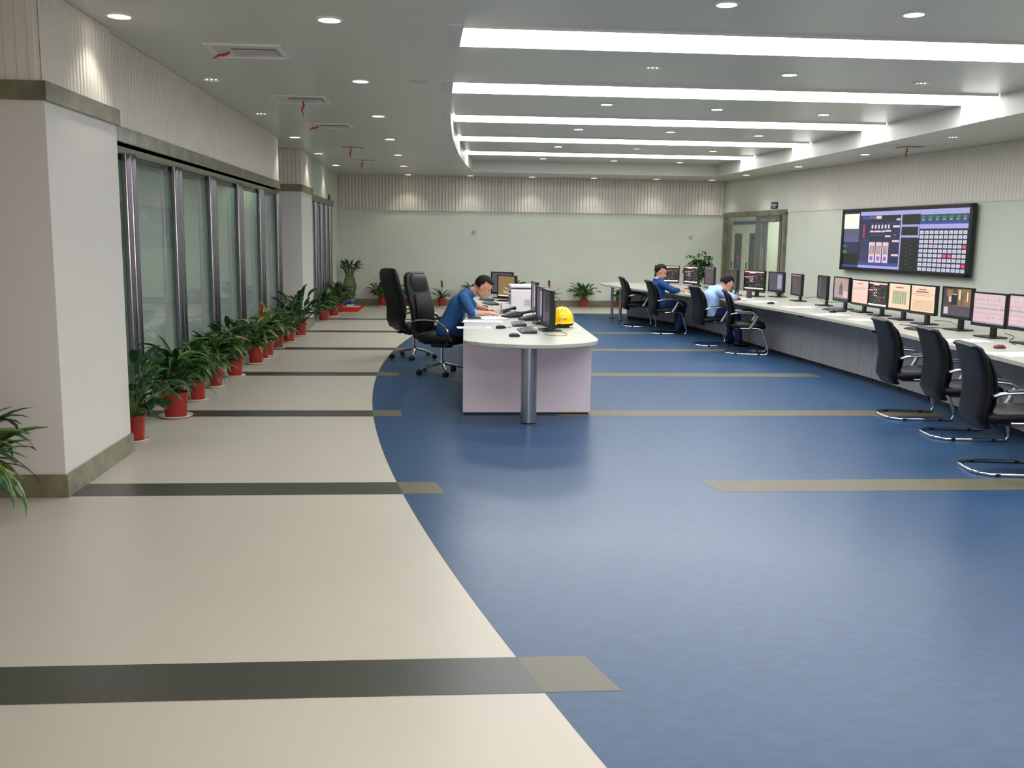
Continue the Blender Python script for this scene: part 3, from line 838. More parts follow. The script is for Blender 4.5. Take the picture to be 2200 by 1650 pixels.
# ------------------------------------------------------------------ monitors
MC = [('m_dark', (26, 22, 30), .7), ('m_pink', (255, 204, 186), 1.1), ('m_peach', (252, 212, 176), 1.1), ('m_white', (250, 236, 240), 1.2), ('m_red', (190, 60, 60), 1.0),
      ('m_green', (120, 170, 130), 1.0), ('m_tan', (158, 128, 84), .8), ('m_grey', (92, 90, 104), .7), ('m_lilac', (176, 160, 190), .9), ('m_olive', (120, 108, 84), .9), ('m_brown', (84, 72, 70), .8), ('m_pinkgrey', (224, 194, 198), 1.0), ('m_off', (70, 70, 82), .35), ('m_dim', (92, 74, 84), .6), ('m_beige', (196, 166, 156), .85)]
MM = [emis(*s) for s in MC]
mDK, mPK, mPE, mWH, mRD, mGN, mTN, mGY, mLI, mOL, mBR, mPG, mOF, mDM, mBE = range(15)
def screen_art(b, kind, W, H, yf, seed):
    rnd = random.Random(seed)
    def r(u0, u1, v0, v1, c, lv=1):   # v from the top
        x0, x1 = -W / 2 + W * u0, -W / 2 + W * u1
        z0, z1 = H / 2 - H * v1, H / 2 - H * v0
        y = yf - .0005 * lv
        b.quad((x0, y, z0), (x1, y, z0), (x1, y, z1), (x0, y, z1), mi=c)
    base = {'schem': mDK, 'doc': mPK, 'doc2': mPE, 'table': mPE, 'cctv': mOL, 'chart': mPG, 'tan': mTN, 'off': mOF, 'grey': mGY, 'desk': mBE, 'lilac': mDM}[kind]
    r(0, 1, 0, 1, base, 0)
    if kind == 'schem':
        r(0, 1, 0, .07, mPK); r(.25, .55, .07, .11, mWH); r(0, 1, .93, 1, mWH)
        r(.0, .24, .32, .36, mPK); r(.22, .25, .1, .6, mRD)
        for i in range(3):
            for k in range(2): r(.30 + k * .09, .345 + k * .09, .28 + i * .13, .34 + i * .13, mWH, 2)
        for i in range(70):
            x, y = rnd.uniform(.08, .92), rnd.uniform(.14, .88); w_ = rnd.uniform(.01, .07)
            r(x, x + w_, y, y + .014, rnd.choice([mRD, mGN, mWH, mGY, mPK]), 3)
        for i in range(16):
            x, y = rnd.uniform(.1, .9), rnd.uniform(.16, .8); r(x, x + .006, y, y + rnd.uniform(.04, .12), rnd.choice([mRD, mGN, mGY]), 3)
    elif kind in ('doc', 'doc2'):
        r(.3, .62, .12, .15, mGY); r(0, 1, .0, .03, mWH)
        for i in range(9): r(.08, .92, .56 + i * .045, .57 + i * .045, mPG if kind == 'doc' else mOL, 2)
        r(.05, .95, .28, .34, mPG, 2); r(.1, .8, .36, .38, mGN, 2)
        if kind == 'doc2': r(.2, .72, .20, .25, mRD, 3)
    elif kind == 'table':
        r(.3, .66, .12, .16, mRD); r(0, 1, 0, .03, mWH)
        for i in range(6):
            for k in range(6): r(.18 + k * .11, .27 + k * .11, .3 + i * .09, .365 + i * .09, mGN, 2)
            r(.18, .84, .285 + i * .09, .292 + i * .09, mGY, 3)
    elif kind == 'cctv':
        r(0, .5, 0, .62, mBR); r(.12, .34, .05, .3, mTN, 2); r(.2, .48, .2, .5, mPG, 2); r(.3, .52, .24, .6, mDK, 3)
        r(.5, 1, 0, .6, mTN); r(.56, .62, .05, .4, mPE, 2); r(.62, .9, .1, .35, mOL, 2); r(.85, .89, .1, .45, mPE, 3); r(.66, .7, .3, .6, mBR, 3)
        r(0, .34, .62, 1, mGY, 2); r(.05, .2, .7, .95, mPG, 3); r(.34, 1, .64, 1, mGY, 1); r(.4, .95, .68, .72, mBR, 3)
    elif kind == 'chart':
        for i in range(5): r(.03, .97, .2 + i * .15, .205 + i * .15, mGY, 2)
        for i in range(60):
            x = rnd.uniform(.04, .95); v = rnd.choice([.2, .5, .8]); h = rnd.uniform(.02, .12); r(x, x + .005, v - h, v + h * .5, rnd.choice([mLI, mGY, mWH]), 3)
        r(.02, .98, .48, .51, mGN, 3); r(0, 1, .95, 1, mLI, 2)
    elif kind == 'desk':
        r(0, 1, .93, 1, mGY); r(.35, .6, .35, .8, mOL, 2); r(.45, .52, .2, .5, mBR, 3); r(.1, .3, .55, .9, mLI, 2); r(.65, .95, .6, .9, mPG, 2)
    elif kind == 'lilac':
        r(0, 1, 0, .05, mBE); r(.0, 1, .92, 1, mGY); r(.1, .5, .2, .5, mGY, 2); r(.55, .8, .3, .7, mBR, 2); r(.2, .6, .6, .63, mRD, 3)
    elif kind == 'tan':
        r(0, 1, .94, 1, mPE); r(.75, .95, .55, .8, mOL, 2)
    elif kind == 'off':
        r(.05, .3, .05, .95, mGY)
    elif kind == 'grey':
        r(.6, .9, .1, .9, mLI)
def monitor(x, y, zt, ang, W, Hh, kind, label, seed, z0=.745, cat='monitor', group=None, base='slab'):
    """screen faces local -Y; ang = heading of the screen's width vector"""
    t = thing('monitor', label, cat, (x, y, z0), radians(ang), group)
    zc = zt - z0 - Hh / 2
    b = MB(); b.box((0, .022, zc), (W, .036, Hh)); b.box((0, .05, zc - .02), (W * .6, .03, Hh * .55)); b.build('casing', M_BLKP, t, bevel=.006)
    b = MB(); bz = .016
    b.box((0, .0, zc + Hh / 2 - bz / 2), (W, .014, bz)); b.box((0, .0, zc - Hh / 2 + bz), (W, .014, bz * 2))
    for s in (-1, 1): b.box((s * (W / 2 - bz / 2), 0, zc), (bz, .014, Hh))
    b.build('bezel', M_BLKP, t)
    b = MB(); b.M = Matrix.Translation((0, 0, zc + bz * .5)); screen_art(b, kind, W - 2 * bz, Hh - 3 * bz, .0015, seed); b.build('screen', MM, t)
    b = MB()
    b.box((0, .075, zc * .5 + .0), (.07, .035, zc + .04)); b.build('stand_neck', M_BLKP, t, bevel=.006)
    b = MB()
    if base == 'slab': b.box((0, .04, .008), (.26, .20, .014))
    else: b.lathe([(.001, .0), (.12, .0), (.115, .012), (.04, .02), (.001, .02)], (0, .05, 0), seg=24)
    b.build('stand_base', M_BLKP, t, bevel=.003 if base == 'slab' else 0)
    return t

# right console monitors, far to near
DW, DH = .50, .345
MON = [
 (4.54, 19.05, 1.175, -25, 'schem', 'monitor with dark schematic in front of the man in the dark blue jacket'),
 (4.82, 18.25, 1.19, -72, 'schem', 'monitor with dark schematic left of the leafy money tree'),
 (5.32, 18.75, 1.165, -84, 'lilac', 'monitor partly hidden behind the money tree leaves'),
 (5.09, 16.45, 1.185, -92, 'off', 'narrow dark monitor beyond the man in the light blue shirt'),
 (5.32, 16.0, 1.19, -66, 'schem', 'bright schematic monitor in front of the glass doorway, beside the steel cups'),
 (5.70, 16.0, 1.17, -80, 'grey', 'dark schematic monitor right of the bright one at the doorway'),
 (5.66, 14.95, 1.175, -92.5, 'lilac', 'edge-on monitor right of the doorway'),
 (5.66, 13.9, 1.19, -97, 'off', 'edge-on monitor under the left end of the video wall'),
 (5.63, 13.15, 1.20, -89, 'desk', 'monitor with tan picture standing on a broad flat base under the video wall'),
 (5.67, 12.62, 1.185, -88, 'doc', 'monitor with pale pink page, left of the one with a black schematic'),
 (5.65, 12.05, 1.187, -86.5, 'schem', 'monitor with black schematic between the pale pink screens'),
 (5.63, 11.42, 1.198, -85, 'table', 'monitor with peach table page'),
 (5.61, 10.80, 1.204, -84, 'doc2', 'monitor with peach page and red heading'),
 (5.62, 10.08, 1.215, -83, 'cctv', 'monitor showing a brown camera picture'),
 (5.53, 9.30, 1.198, -83, 'chart', 'monitor with pink chart, left one of the pair at the right edge'),
 (5.55, 8.70, 1.21, -82, 'chart', 'monitor with pink chart cut by the right edge of the photo'),
 (5.50, 7.95, 1.20, -81, 'chart', 'console monitor beyond the right edge of the photo'),
]
for i, (x, y, zt, a, k, lb) in enumerate(MON):
    wd = DW
    monitor(x, y, zt, a, wd, DH, k, lb, 100 + i, group='monitors on the long curved console')

# ------------------------------------------------------------------ long curved console
EDGE = [(3.42, 19.82), (3.63, 18.7), (3.86, 17.85), (4.28, 16.5), (4.53, 14.95), (4.64, 13.9), (4.74, 12.9), (4.79, 11.95), (4.83, 11.0), (4.84, 10.1), (4.80, 9.3), (4.74, 8.5), (4.66, 7.3), (4.50, 5.8), (4.25, 4.4)]
BASE = [(4.02, 20.45), (4.46, 19.45), (4.78, 18.3), (4.94, 16.8), (5.02, 15.0), (5.10, 13.5), (5.18, 12.2), (5.24, 11.0), (5.25, 10.0), (5.22, 9.0), (5.14, 8.0), (5.03, 7.0), (4.85, 5.8), (4.60, 4.5)]
def smooth_line(P, n=4):
    out = []
    for i in range(len(P) - 1):
        p0 = P[max(0, i - 1)]; p1 = P[i]; p2 = P[i + 1]; p3 = P[min(len(P) - 1, i + 2)]
        for k in range(n):
            t = k / n
            out.append(tuple(.5 * ((2 * p1[j]) + (-p0[j] + p2[j]) * t + (2 * p0[j] - 5 * p1[j] + 4 * p2[j] - p3[j]) * t * t + (-p0[j] + 3 * p1[j] - 3 * p2[j] + p3[j]) * t ** 3) for j in (0, 1)))
    out.append(P[-1]); return out
ES = smooth_line(EDGE)
BACK = [(5.3, 4.0), (5.6, 5.5), (5.85, 7.0), (6.0, 8.5), (6.08, 10.0), (6.08, 12.0), (6.05, 14.0), (5.98, 16.0), (5.80, 17.6), (5.45, 19.0), (4.95, 20.1), (4.35, 20.85), (3.85, 21.0), (3.5, 20.6), (3.4, 20.2)]
BS = smooth_line(BACK)
co = MB(); co.prism([tuple(p) for p in ES] + [tuple(p) for p in BS], .712, .745)
wt = co.build('console_worktop', M_TOP); tag(wt, 'long curved cream worktop running along the right side', 'worktop')
# cabinets below, one unit per ~0.62 m
bs = smooth_line(BASE, 12)
acc = [0.0]
for p, q_ in zip(bs, bs[1:]): acc.append(acc[-1] + sqrt((p[0] - q_[0]) ** 2 + (p[1] - q_[1]) ** 2))
def at(s):
    for i in range(len(bs) - 1):
        if acc[i + 1] >= s:
            t = (s - acc[i]) / (acc[i + 1] - acc[i]); return Vector((bs[i][0] + (bs[i + 1][0] - bs[i][0]) * t, bs[i][1] + (bs[i + 1][1] - bs[i][1]) * t, 0))
    return Vector((bs[-1][0], bs[-1][1], 0))
NU = int(acc[-1] / .66); US = acc[-1] / NU
for k in range(NU):
    a_, c_ = at(k * US), at((k + 1) * US)
    d = (c_ - a_); wdt = d.length; ang = atan2(d.y, d.x)     # local x runs to the camera
    t = thing('console_cabinet', 'slate grey cabinet unit under the curved worktop, %s from the far end' % ordn[k], 'cabinet', (a_.x, a_.y, 0), ang, 'cabinet units under the console worktop')
    Rr_ = Matrix.Rotation(ang, 3, 'Z'); s_ = 1 if (Rr_ @ Vector((0, 1, 0))).x < 0 else -1   # s_ points to the room
    b = MB(); b.box((wdt / 2, -s_ * .22, .38), (wdt - .05, .40, .66)); b.build('cabinet_body', M_CAB, t)
    b = MB(); b.box((wdt / 2, -s_ * .21, .025), (wdt - .03, .38, .05)); b.build('plinth', M_BLK, t)
    for j in (0, 1):
        b = MB(); b.box((wdt * (.25 + .5 * j), -s_ * .009, .38), (wdt / 2 - .006, .018, .658)); b.build('door', M_CAB, t, bevel=.002)
    b = MB(); b.box((.003, -s_ * .012, .38), (.006, .014, .658)); b.build('edge_strip', M_SEAM, t)
# black brackets and end post
for i, (x, y) in enumerate(((4.92, 12.75), (4.95, 10.55), (4.9, 8.4), (4.70, 15.0))):
    t = thing('worktop_bracket', 'small black bracket under the worktop, ' + ['left of the three near chairs', 'behind the three near chairs', 'beyond the nearest chair', 'beyond the empty side-on chair'][i], 'bracket', (x, y, .665), group='brackets under the console worktop')
    b = MB(); b.box((0, 0, .023), (.06, .05, .045)); b.box((.20, 0, .035), (.36, .03, .02)); b.build('bracket_arm', M_BLK, t, bevel=.003)
for i, (x, y) in enumerate(((3.70, 20.45), (3.75, 19.75))):
    t = thing('support_post', ['silver tube leg under the far tip of the curved worktop, the farther one', 'silver tube leg under the far tip of the curved worktop, the nearer one'][i], 'table leg', (x, y, 0))
    b = MB(); b.frustum((0, 0, .012), (0, 0, .711), .03, .03, 18); b.build('post_tube', M_ALU, t, smooth=True)
    b = MB(); b.frustum((0, 0, 0), (0, 0, .014), .05, .05, 18); b.build('foot', M_BLK, t)

# ------------------------------------------------------------------ centre desk
dk = thing('control_desk', 'free-standing centre desk with rounded cream top and lilac front panel', 'desk', (.85, 9.05, 0))
ox, oy = .85, 9.05
top = [(.215, 8.78), (.26, 8.70), (.36, 8.60), (.5, 8.51), (.68, 8.45), (.85, 8.43), (1.05, 8.46), (1.22, 8.54), (1.36, 8.65), (1.44, 8.75), (1.485, 8.87), (1.50, 9.0), (1.53, 10.5), (1.55, 12.0), (1.55, 15.3), (.42, 15.3), (.33, 12.4), (.29, 11.2), (.235, 9.6)]
b = MB(); b.prism([(x - ox, y - oy) for x, y in top], .708, .745); b.build('tabletop', M_TOP, dk, bevel=.006)
b = MB(); b.box((.838 - ox, 9.075 - oy, .364), (1.232, .04, .688)); b.build('front_panel', M_LILAC, dk, bevel=.003)
b = MB(); b.box((.838 - ox, 9.085 - oy, .010), (1.2, .03, .02)); b.build('plinth', M_BLK, dk)
b = MB(); b.box((1.28 - ox, 12.1 - oy, .364), (.03, 5.96, .688)); b.build('spine_panel', M_LILAC, dk)
b = MB(); b.box((.99 - ox, 15.1 - oy, .364), (1.1, .04, .688)); b.build('rear_panel', M_LILAC, dk)
b = MB(); b.frustum((.815 - ox, 8.63 - oy, .01), (.815 - ox, 8.63 - oy, .708), .072, .072, 28); b.build('column_leg', M_ALU, dk, smooth=True)
b = MB(); b.frustum((.815 - ox, 8.63 - oy, 0), (.815 - ox, 8.63 - oy, .012), .066, .066, 28); b.build('leg_foot', M_BLK, dk)
TZ = .745
# desk monitors
monitor(1.09, 9.78, 1.165, -86, .46, .385, 'off', 'nearest edge-on monitor on the centre desk, in front of the helmet', 201, group='monitors on the centre desk')
monitor(1.10, 10.55, 1.155, -87, .46, .37, 'grey', 'middle edge-on monitor on the centre desk', 202, group='monitors on the centre desk')
monitor(1.12, 11.45, 1.17, -89, .46, .35, 'grey', 'edge-on monitor on the centre desk next to the printer', 203, group='monitors on the centre desk')
monitor(.99, 14.3, 1.13, -52, .40, .345, 'tan', 'monitor with tan screen at the far end of the centre desk', 204, group='monitors on the centre desk')
monitor(.96, 14.95, 1.155, -38, .40, .345, 'grey', 'dark monitor behind the tan one at the far end of the centre desk', 205, group='monitors on the centre desk')

# ------------------------------------------------------------------ keyboards, mice, phones, papers
def keyboard(x, y, z, rz, label, L_=.42, W_=.15, group='keyboards'):
    t = thing('keyboard', label, 'keyboard', (x, y, z), rz, group)
    b = MB(); b.add([(-L_ / 2, -W_ / 2, 0), (L_ / 2, -W_ / 2, 0), (L_ / 2, W_ / 2, 0), (-L_ / 2, W_ / 2, 0), (-L_ / 2, -W_ / 2, .014), (L_ / 2, -W_ / 2, .014), (L_ / 2, W_ / 2, .030), (-L_ / 2, W_ / 2, .030)],
          [(0, 3, 2, 1), (4, 5, 6, 7), (0, 1, 5, 4), (2, 3, 7, 6), (0, 4, 7, 3), (1, 2, 6, 5)])
    b.build('keyboard_case', M_BLKP, t, bevel=.003)
    b = MB()
    for r in range(5):
        n = 15
        for k in range(n):
            if r == 0 and 3 < k < 9: continue
            xx = -L_ / 2 + .02 + (L_ - .04) * (k + .5) / n; yy = -W_ / 2 + .02 + (W_ - .035) * (r + .5) / 5
            zz = .014 + .016 * (yy + W_ / 2) / W_ + .003
            b.box((xx, yy, zz), ((L_ - .04) / n * .8, (W_ - .035) / 5 * .78, .008))
        if r == 0: b.box((-.02, -W_ / 2 + .02 + (W_ - .035) * .1, .02), (.12, .018, .008))
    b.build('keys', M_KEY, t)
    return t
def mouse(x, y, z, rz, label, group='computer mice', m=None):
    t = thing('computer_mouse', label, 'mouse', (x, y, z), rz, group)
    b = MB()
    prof = [((-.052, 0, .010), (0, 0, 1)), ((-.046, 0, .014), (0, 0, 1)), ((-.02, 0, .018), (0, 0, 1)), ((.015, 0, .018), (0, 0, 1)), ((.042, 0, .013), (0, 0, 1)), ((.052, 0, .009), (0, 0, 1))]
    hw = [.014, .026, .031, .029, .024, .014]; th = [.008, .013, .018, .018, .012, .007]
    b.pad(prof, lambda i: hw[i], lambda i: th[i], 8, 2.6); b.build('mouse_body', m or M_BLKP, t, smooth=True)
    b = MB(); b.frustum((.03, -.004, .029), (.03, .004, .029), .006, .006, 10); b.build('scroll_wheel', M_KEY, t)
    return t
def phone(x, y, z, rz, label):
    t = thing('desk_phone', label, 'telephone', (x, y, z), rz, 'desk telephones')
    b = MB(); b.add([(-.10, -.09, 0), (.10, -.09, 0), (.10, .09, 0), (-.10, .09, 0), (-.10, -.09, .02), (.10, -.09, .02), (.10, .09, .065), (-.10, .09, .065)],
          [(0, 3, 2, 1), (4, 5, 6, 7), (0, 1, 5, 4), (2, 3, 7, 6), (0, 4, 7, 3), (1, 2, 6, 5)]); b.build('phone_body', M_BLKP, t, bevel=.005)
    b = MB(); b.tube([(-.065, -.085, .055), (-.065, -.07, .075), (-.065, 0, .09), (-.065, .07, .105), (-.065, .09, .095)], [.024, .022, .015, .022, .024], 10); b.build('handset', M_BLKP, t, smooth=True)
    b = MB()
    for r in range(4):
        for k in range(4): b.box((-.005 + k * .027, -.062 + r * .026, .030 + (r * .026) * .25), (.019, .017, .012))
    b.build('buttons', M_KEY, t)
    b = MB(); b.box((.035, .062, .064), (.10, .035, .008)); b.build('display', mat('phone_display', (120, 130, 122), .2), t)
    return t
def paper(x, y, z, rz, w_, l_, label, n=1, name='paper_sheet', cat='paper', m=None, group=None):
    t = thing(name, label, cat, (x, y, z), rz, group)
    b = MB()
    random.seed(int(x * 100 + y * 77))
    for k in range(n):
        b.box((random.uniform(-.008, .008) * (k > 0), random.uniform(-.008, .008) * (k > 0), .0015 + k * .002), (w_, l_, .0016), rz=random.uniform(-.06, .06) * (k > 0))
    b.build('sheets', m or M_PAPER, t)
    b = MB()
    for k in range(9): b.box((random.uniform(-.01, .01), -l_ * .38 + k * l_ * .085, .0026 + (n - 1) * .002), (w_ * .75, .003, .0004))
    b.build('printed_lines', M_KEY, t)
    return t
mouse(.635, 9.95, TZ, radians(8), 'black mouse on the centre desk, the farther of the two near the rounded end')
mouse(.715, 9.12, TZ, radians(4), 'black mouse nearest the rounded end of the centre desk')
keyboard(.88, 9.62, TZ, radians(-88), 'nearest keyboard on the centre desk seen end-on')
keyboard(.86, 10.38, TZ, radians(-92), 'second keyboard on the centre desk seen end-on', )
phone(.86, 11.40, TZ, radians(-60), 'black telephone left of the printer on the centre desk')
phone(1.02, 10.98, TZ, radians(-75), 'black telephone with raised handset behind the second keyboard')
keyboard(.72, 13.6, TZ, radians(-80), 'keyboard in front of the tan monitor at the far end of the centre desk')
keyboard(.70, 14.5, TZ, radians(-80), 'farthest keyboard on the centre desk')
mouse(.60, 12.9, TZ, radians(10), 'small black mouse beyond the writing man')
paper(.62, 11.20, TZ, radians(12), .30, .42, 'open white notebook under the writing man\'s hands', 3, 'notebook', 'notebook')
paper(.48, 10.72, TZ, radians(-6), .42, .30, 'stack of white papers in front of the writing man', 4)
paper(.36, 10.02, TZ, radians(3), .36, .22, 'white sheet overhanging the left edge of the centre desk', 1)
paper(1.08, 10.02, TZ, radians(5), .16, .18, 'small white note under the edge-on monitors', 1)
paper(.93, 13.9, TZ, radians(15), .22, .3, 'white papers below the tan monitor', 2)
t = thing('eyeglasses_case', 'small black case lying on the papers by the writing man', 'glasses case', (.40, 11.02, TZ + .009), radians(8))
b = MB(); b.pad([((-.075, 0, .012), (0, 0, 1)), ((-.065, 0, .012), (0, 0, 1)), ((0, 0, .013), (0, 0, 1)), ((.065, 0, .012), (0, 0, 1)), ((.075, 0, .012), (0, 0, 1))], lambda i: [.012, .026, .028, .026, .012][i], lambda i: [.006, .011, .012, .011, .006][i], 6)
b.build('case_shell', M_BLKP, t, smooth=True)
t = thing('mobile_phone', 'slim black mobile phone beyond the writing man\'s hands', 'phone', (.80, 11.95, TZ), radians(-8))
b = MB(); b.box((0, 0, .006), (.12, .06, .011)); b.build('phone_case', M_BLKP, t, bevel=.003)
# printer
t = thing('printer', 'white laser printer with vent grille on the centre desk', 'printer', (1.04, 12.35, TZ))
b = MB(); b.box((.03, 0, .145), (.34, .36, .29)); b.build('printer_body', M_PWHITE, t, bevel=.015)
b = MB(); b.box((.02, 0, .325), (.33, .36, .035)); b.box((.17, 0, .31), (.04, .36, .05)); b.build('scanner_lid', M_PWHITE, t, bevel=.012)
b = MB(); b.box((-.15, 0, .235), (.16, .30, .012), R=Matrix.Rotation(radians(14), 3, 'Y')); b.build('output_tray', M_PWHITE, t, bevel=.003)
b = MB(); b.box((-.15, 0, .275), (.13, .26, .01), R=Matrix.Rotation(radians(20), 3, 'Y')); b.build('control_panel', M_PGREY, t, bevel=.003)
b = MB(); b.box((-.19, 0, .055), (.12, .32, .09)); b.build('paper_cassette', M_PWHITE, t, bevel=.006)
b = MB(); b.box((-.142, 0, .16), (.012, .28, .09)); b.build('front_recess', M_PGREY, t)
b = MB()
for k in range(7): b.box((.04 + k * .016, -.181, .12), (.008, .004, .085))
b.build('vent_grille', M_PGREY, t)
b = MB(); b.box((.02, -.02, .298), (.24, .3, .012)); b.build('paper_slot', M_BLKP, t)
# helmet
t = thing('safety_helmet', 'yellow hard hat behind the nearest desk monitor', 'helmet', (1.30, 10.16, TZ + .045))
t.scale = (1.15, 1.15, 1.15)
b = MB(); prof = []
for k in range(13):
    a = pi / 2 * k / 12; prof.append((.112 * cos(a) + .001, .135 * sin(a) + .015))
b.lathe([(.104, .0), (.118, .0), (.118, .008), (.112, .015)] + prof[1:], seg=32)
for k in (-1, 0, 1):
    b.tube([(k * .035, .095 - abs(k) * .006, .075), (k * .034, .06, .13 - abs(k) * .004), (k * .033, 0, .150 - abs(k) * .007), (k * .034, -.06, .13 - abs(k) * .004), (k * .035, -.095 + abs(k) * .006, .075)], .007, 6)
b.build('shell', M_YEL, t, smooth=True)
b = MB(); b.add([(.13 * cos(a_), .13 * sin(a_) - .0, .004) for a_ in [pi * 1.15 + .07 * k for k in range(11)]] + [(.165 * cos(a_), .17 * sin(a_), -.006) for a_ in [pi * 1.15 + .07 * k for k in range(11)]],
      [(k, k + 1, 12 + k, 11 + k) for k in range(10)])
o = b.build('brim', M_YEL, t)
b = MB(); b.lathe([(.100, -.02), (.106, -.02), (.106, .004), (.100, .004)], seg=28); b.build('headband', M_BLKP, t)
b = MB()
for k, ww in enumerate((.010, .006, .012, .008)): b.box((-.03 + k * .02, -.1165, .045), (ww, .004, .010))
b.build('lettering', mat('helmet_print', (120, 88, 20), .5), t)
t = thing('black_box', 'flat black plastic box under the yellow hard hat', 'box', (1.30, 10.16, TZ))
b = MB(); b.box((0, 0, .012), (.15, .15, .024)); b.build('box_shell', M_BLKP, t, bevel=.004)
t = thing('maroon_binder', 'narrow maroon and black binder standing between monitor and hard hat', 'binder', (1.145, 10.20, TZ), radians(4))
b = MB(); b.box((0, 0, .1), (.026, .16, .2)); b.build('cover', M_MAROON, t, bevel=.002)
b = MB(); b.box((-.008, 0, .1), (.012, .163, .203)); b.build('spine_edge', M_BLKP, t)

# items on the console
mouse(5.28, 12.55, TZ, radians(15), 'black mouse on the console under the left end of the video wall')
mouse(5.16, 10.75, TZ, radians(5), 'black mouse on the console in front of the peach screens')
mouse(5.08, 8.32, TZ, radians(-5), 'maroon mouse on the console near the right edge of the photo', m=mat('maroon_plastic', (110, 48, 70), .35))
mouse(4.98, 14.15, TZ, radians(5), 'small dark mouse on the console beyond the empty chair')
keyboard(5.42, 12.85, TZ, radians(-86), 'grey keyboard on the console at the foot of the broad base monitor')
keyboard(5.20, 10.0, TZ, radians(-84), 'black keyboard on the console below the camera picture monitor')
paper(5.05, 12.1, TZ, radians(-80), .3, .42, 'spread white papers on the console left of the near chairs', 3)
paper(5.22, 11.35, TZ, radians(-86), .3, .42, 'white papers on the console under the peach table screen', 2)
paper(5.05, 8.95, TZ, radians(-84), .3, .55, 'large white drawing on the console in front of the pink charts', 2)
paper(4.95, 7.85, TZ, radians(-80), .3, .42, 'white papers at the right edge of the photo', 2)
paper(4.88, 15.35, TZ, radians(-80), .3, .42, 'white papers beside the steel cups', 2)
paper(5.02, 14.65, TZ, radians(-70), .3, .42, 'white papers in front of the monitor at the doorway', 3)
paper(5.16, 13.5, TZ, radians(-85), .3, .42, 'white papers between the edge-on monitors', 2)
paper(4.28, 17.3, TZ, radians(-80), .28, .4, 'white papers under the arm of the man in the dark blue jacket', 2)
paper(4.62, 16.35, TZ, radians(-60), .26, .36, 'cream papers left of the man in the light blue shirt', 2)
for i, (x, y, h) in enumerate(((4.74, 15.43, .13), (4.79, 15.24, .125))):
    t = thing('steel_cup', ['steel vacuum cup, the left of the two by the shirted man', 'steel vacuum cup, the right of the two by the shirted man'][i], 'cup', (x, y, TZ))
    b = MB(); b.lathe([(.001, 0), (.034, 0), (.036, .01), (.036, h), (.001, h)], seg=20); b.build('cup_body', M_STEEL, t, smooth=True)
    b = MB(); b.lathe([(.001, h), (.035, h), (.034, h + .025), (.001, h + .03)], seg=20); b.build('lid', M_BLKP, t, smooth=True)
t = thing('pen_holder', 'dark pen holder in front of the bright schematic monitor', 'pen holder', (5.10, 15.55, TZ))
b = MB(); b.lathe([(.001, 0), (.04, 0), (.043, .11), (.038, .11), (.036, .006), (.001, .006)], seg=16); b.build('holder_cup', M_DARKP, t)
b = MB()
for k in range(4): b.frustum((.012 * cos(k * 1.6), .012 * sin(k * 1.6), .01), (.03 * cos(k * 1.6), .03 * sin(k * 1.6), .16), .004, .004, 6)
b.build('pens', mat('pen_red', (120, 30, 44), .4), t)
# cables
def cable(pts, label, r=.004):
    b = MB(); b.tube(smooth3(pts), r, 6)
    c = b.build('cable', M_BLKP, None, smooth=True); tag(c, label, 'cable')
def smooth3(P, n=5):
    P = [Vector(p) for p in P]; out = []
    for i in range(len(P) - 1):
        p0 = P[max(0, i - 1)]; p1 = P[i]; p2 = P[i + 1]; p3 = P[min(len(P) - 1, i + 2)]
        for k in range(n):
            t = k / n
            out.append(.5 * ((2 * p1) + (p2 - p0) * t + (2 * p0 - 5 * p1 + 4 * p2 - p3) * t * t + (3 * p1 - p0 - 3 * p2 + p3) * t ** 3))
    out.append(P[-1]); return out
cable([(5.72, 14.8, .80), (5.78, 14.4, .84), (5.75, 14.0, .78), (5.72, 13.75, .75), (5.6, 13.5, .75)], 'black cable sagging between the edge-on monitors')
cable([(5.72, 13.8, .80), (5.82, 13.5, .82), (5.8, 13.1, .76), (5.72, 12.7, .75)], 'black cable behind the broad base monitor')
cable([(5.72, 10.7, .80), (5.8, 10.5, .80), (5.75, 10.25, .752), (5.5, 10.35, .75), (5.3, 10.7, .75)], 'black cable looping behind the camera picture monitor')
cable([(5.66, 9.2, .80), (5.6, 8.95, .79), (5.5, 8.85, .755), (5.4, 8.6, .75)], 'black cable hanging under the pink chart monitors')
cable([(.69, 9.95, .752), (.78, 10.1, .750), (.9, 10.12, .75), (1.0, 10.2, .75)], 'thin mouse cable on the centre desk', .0025)
cable([(1.02, 9.3, .750), (1.10, 9.2, .75), (1.22, 9.22, .75), (1.25, 9.45, .75), (1.18, 9.7, .76)], 'thin grey cable curling beside the nearest desk monitor', .0025)

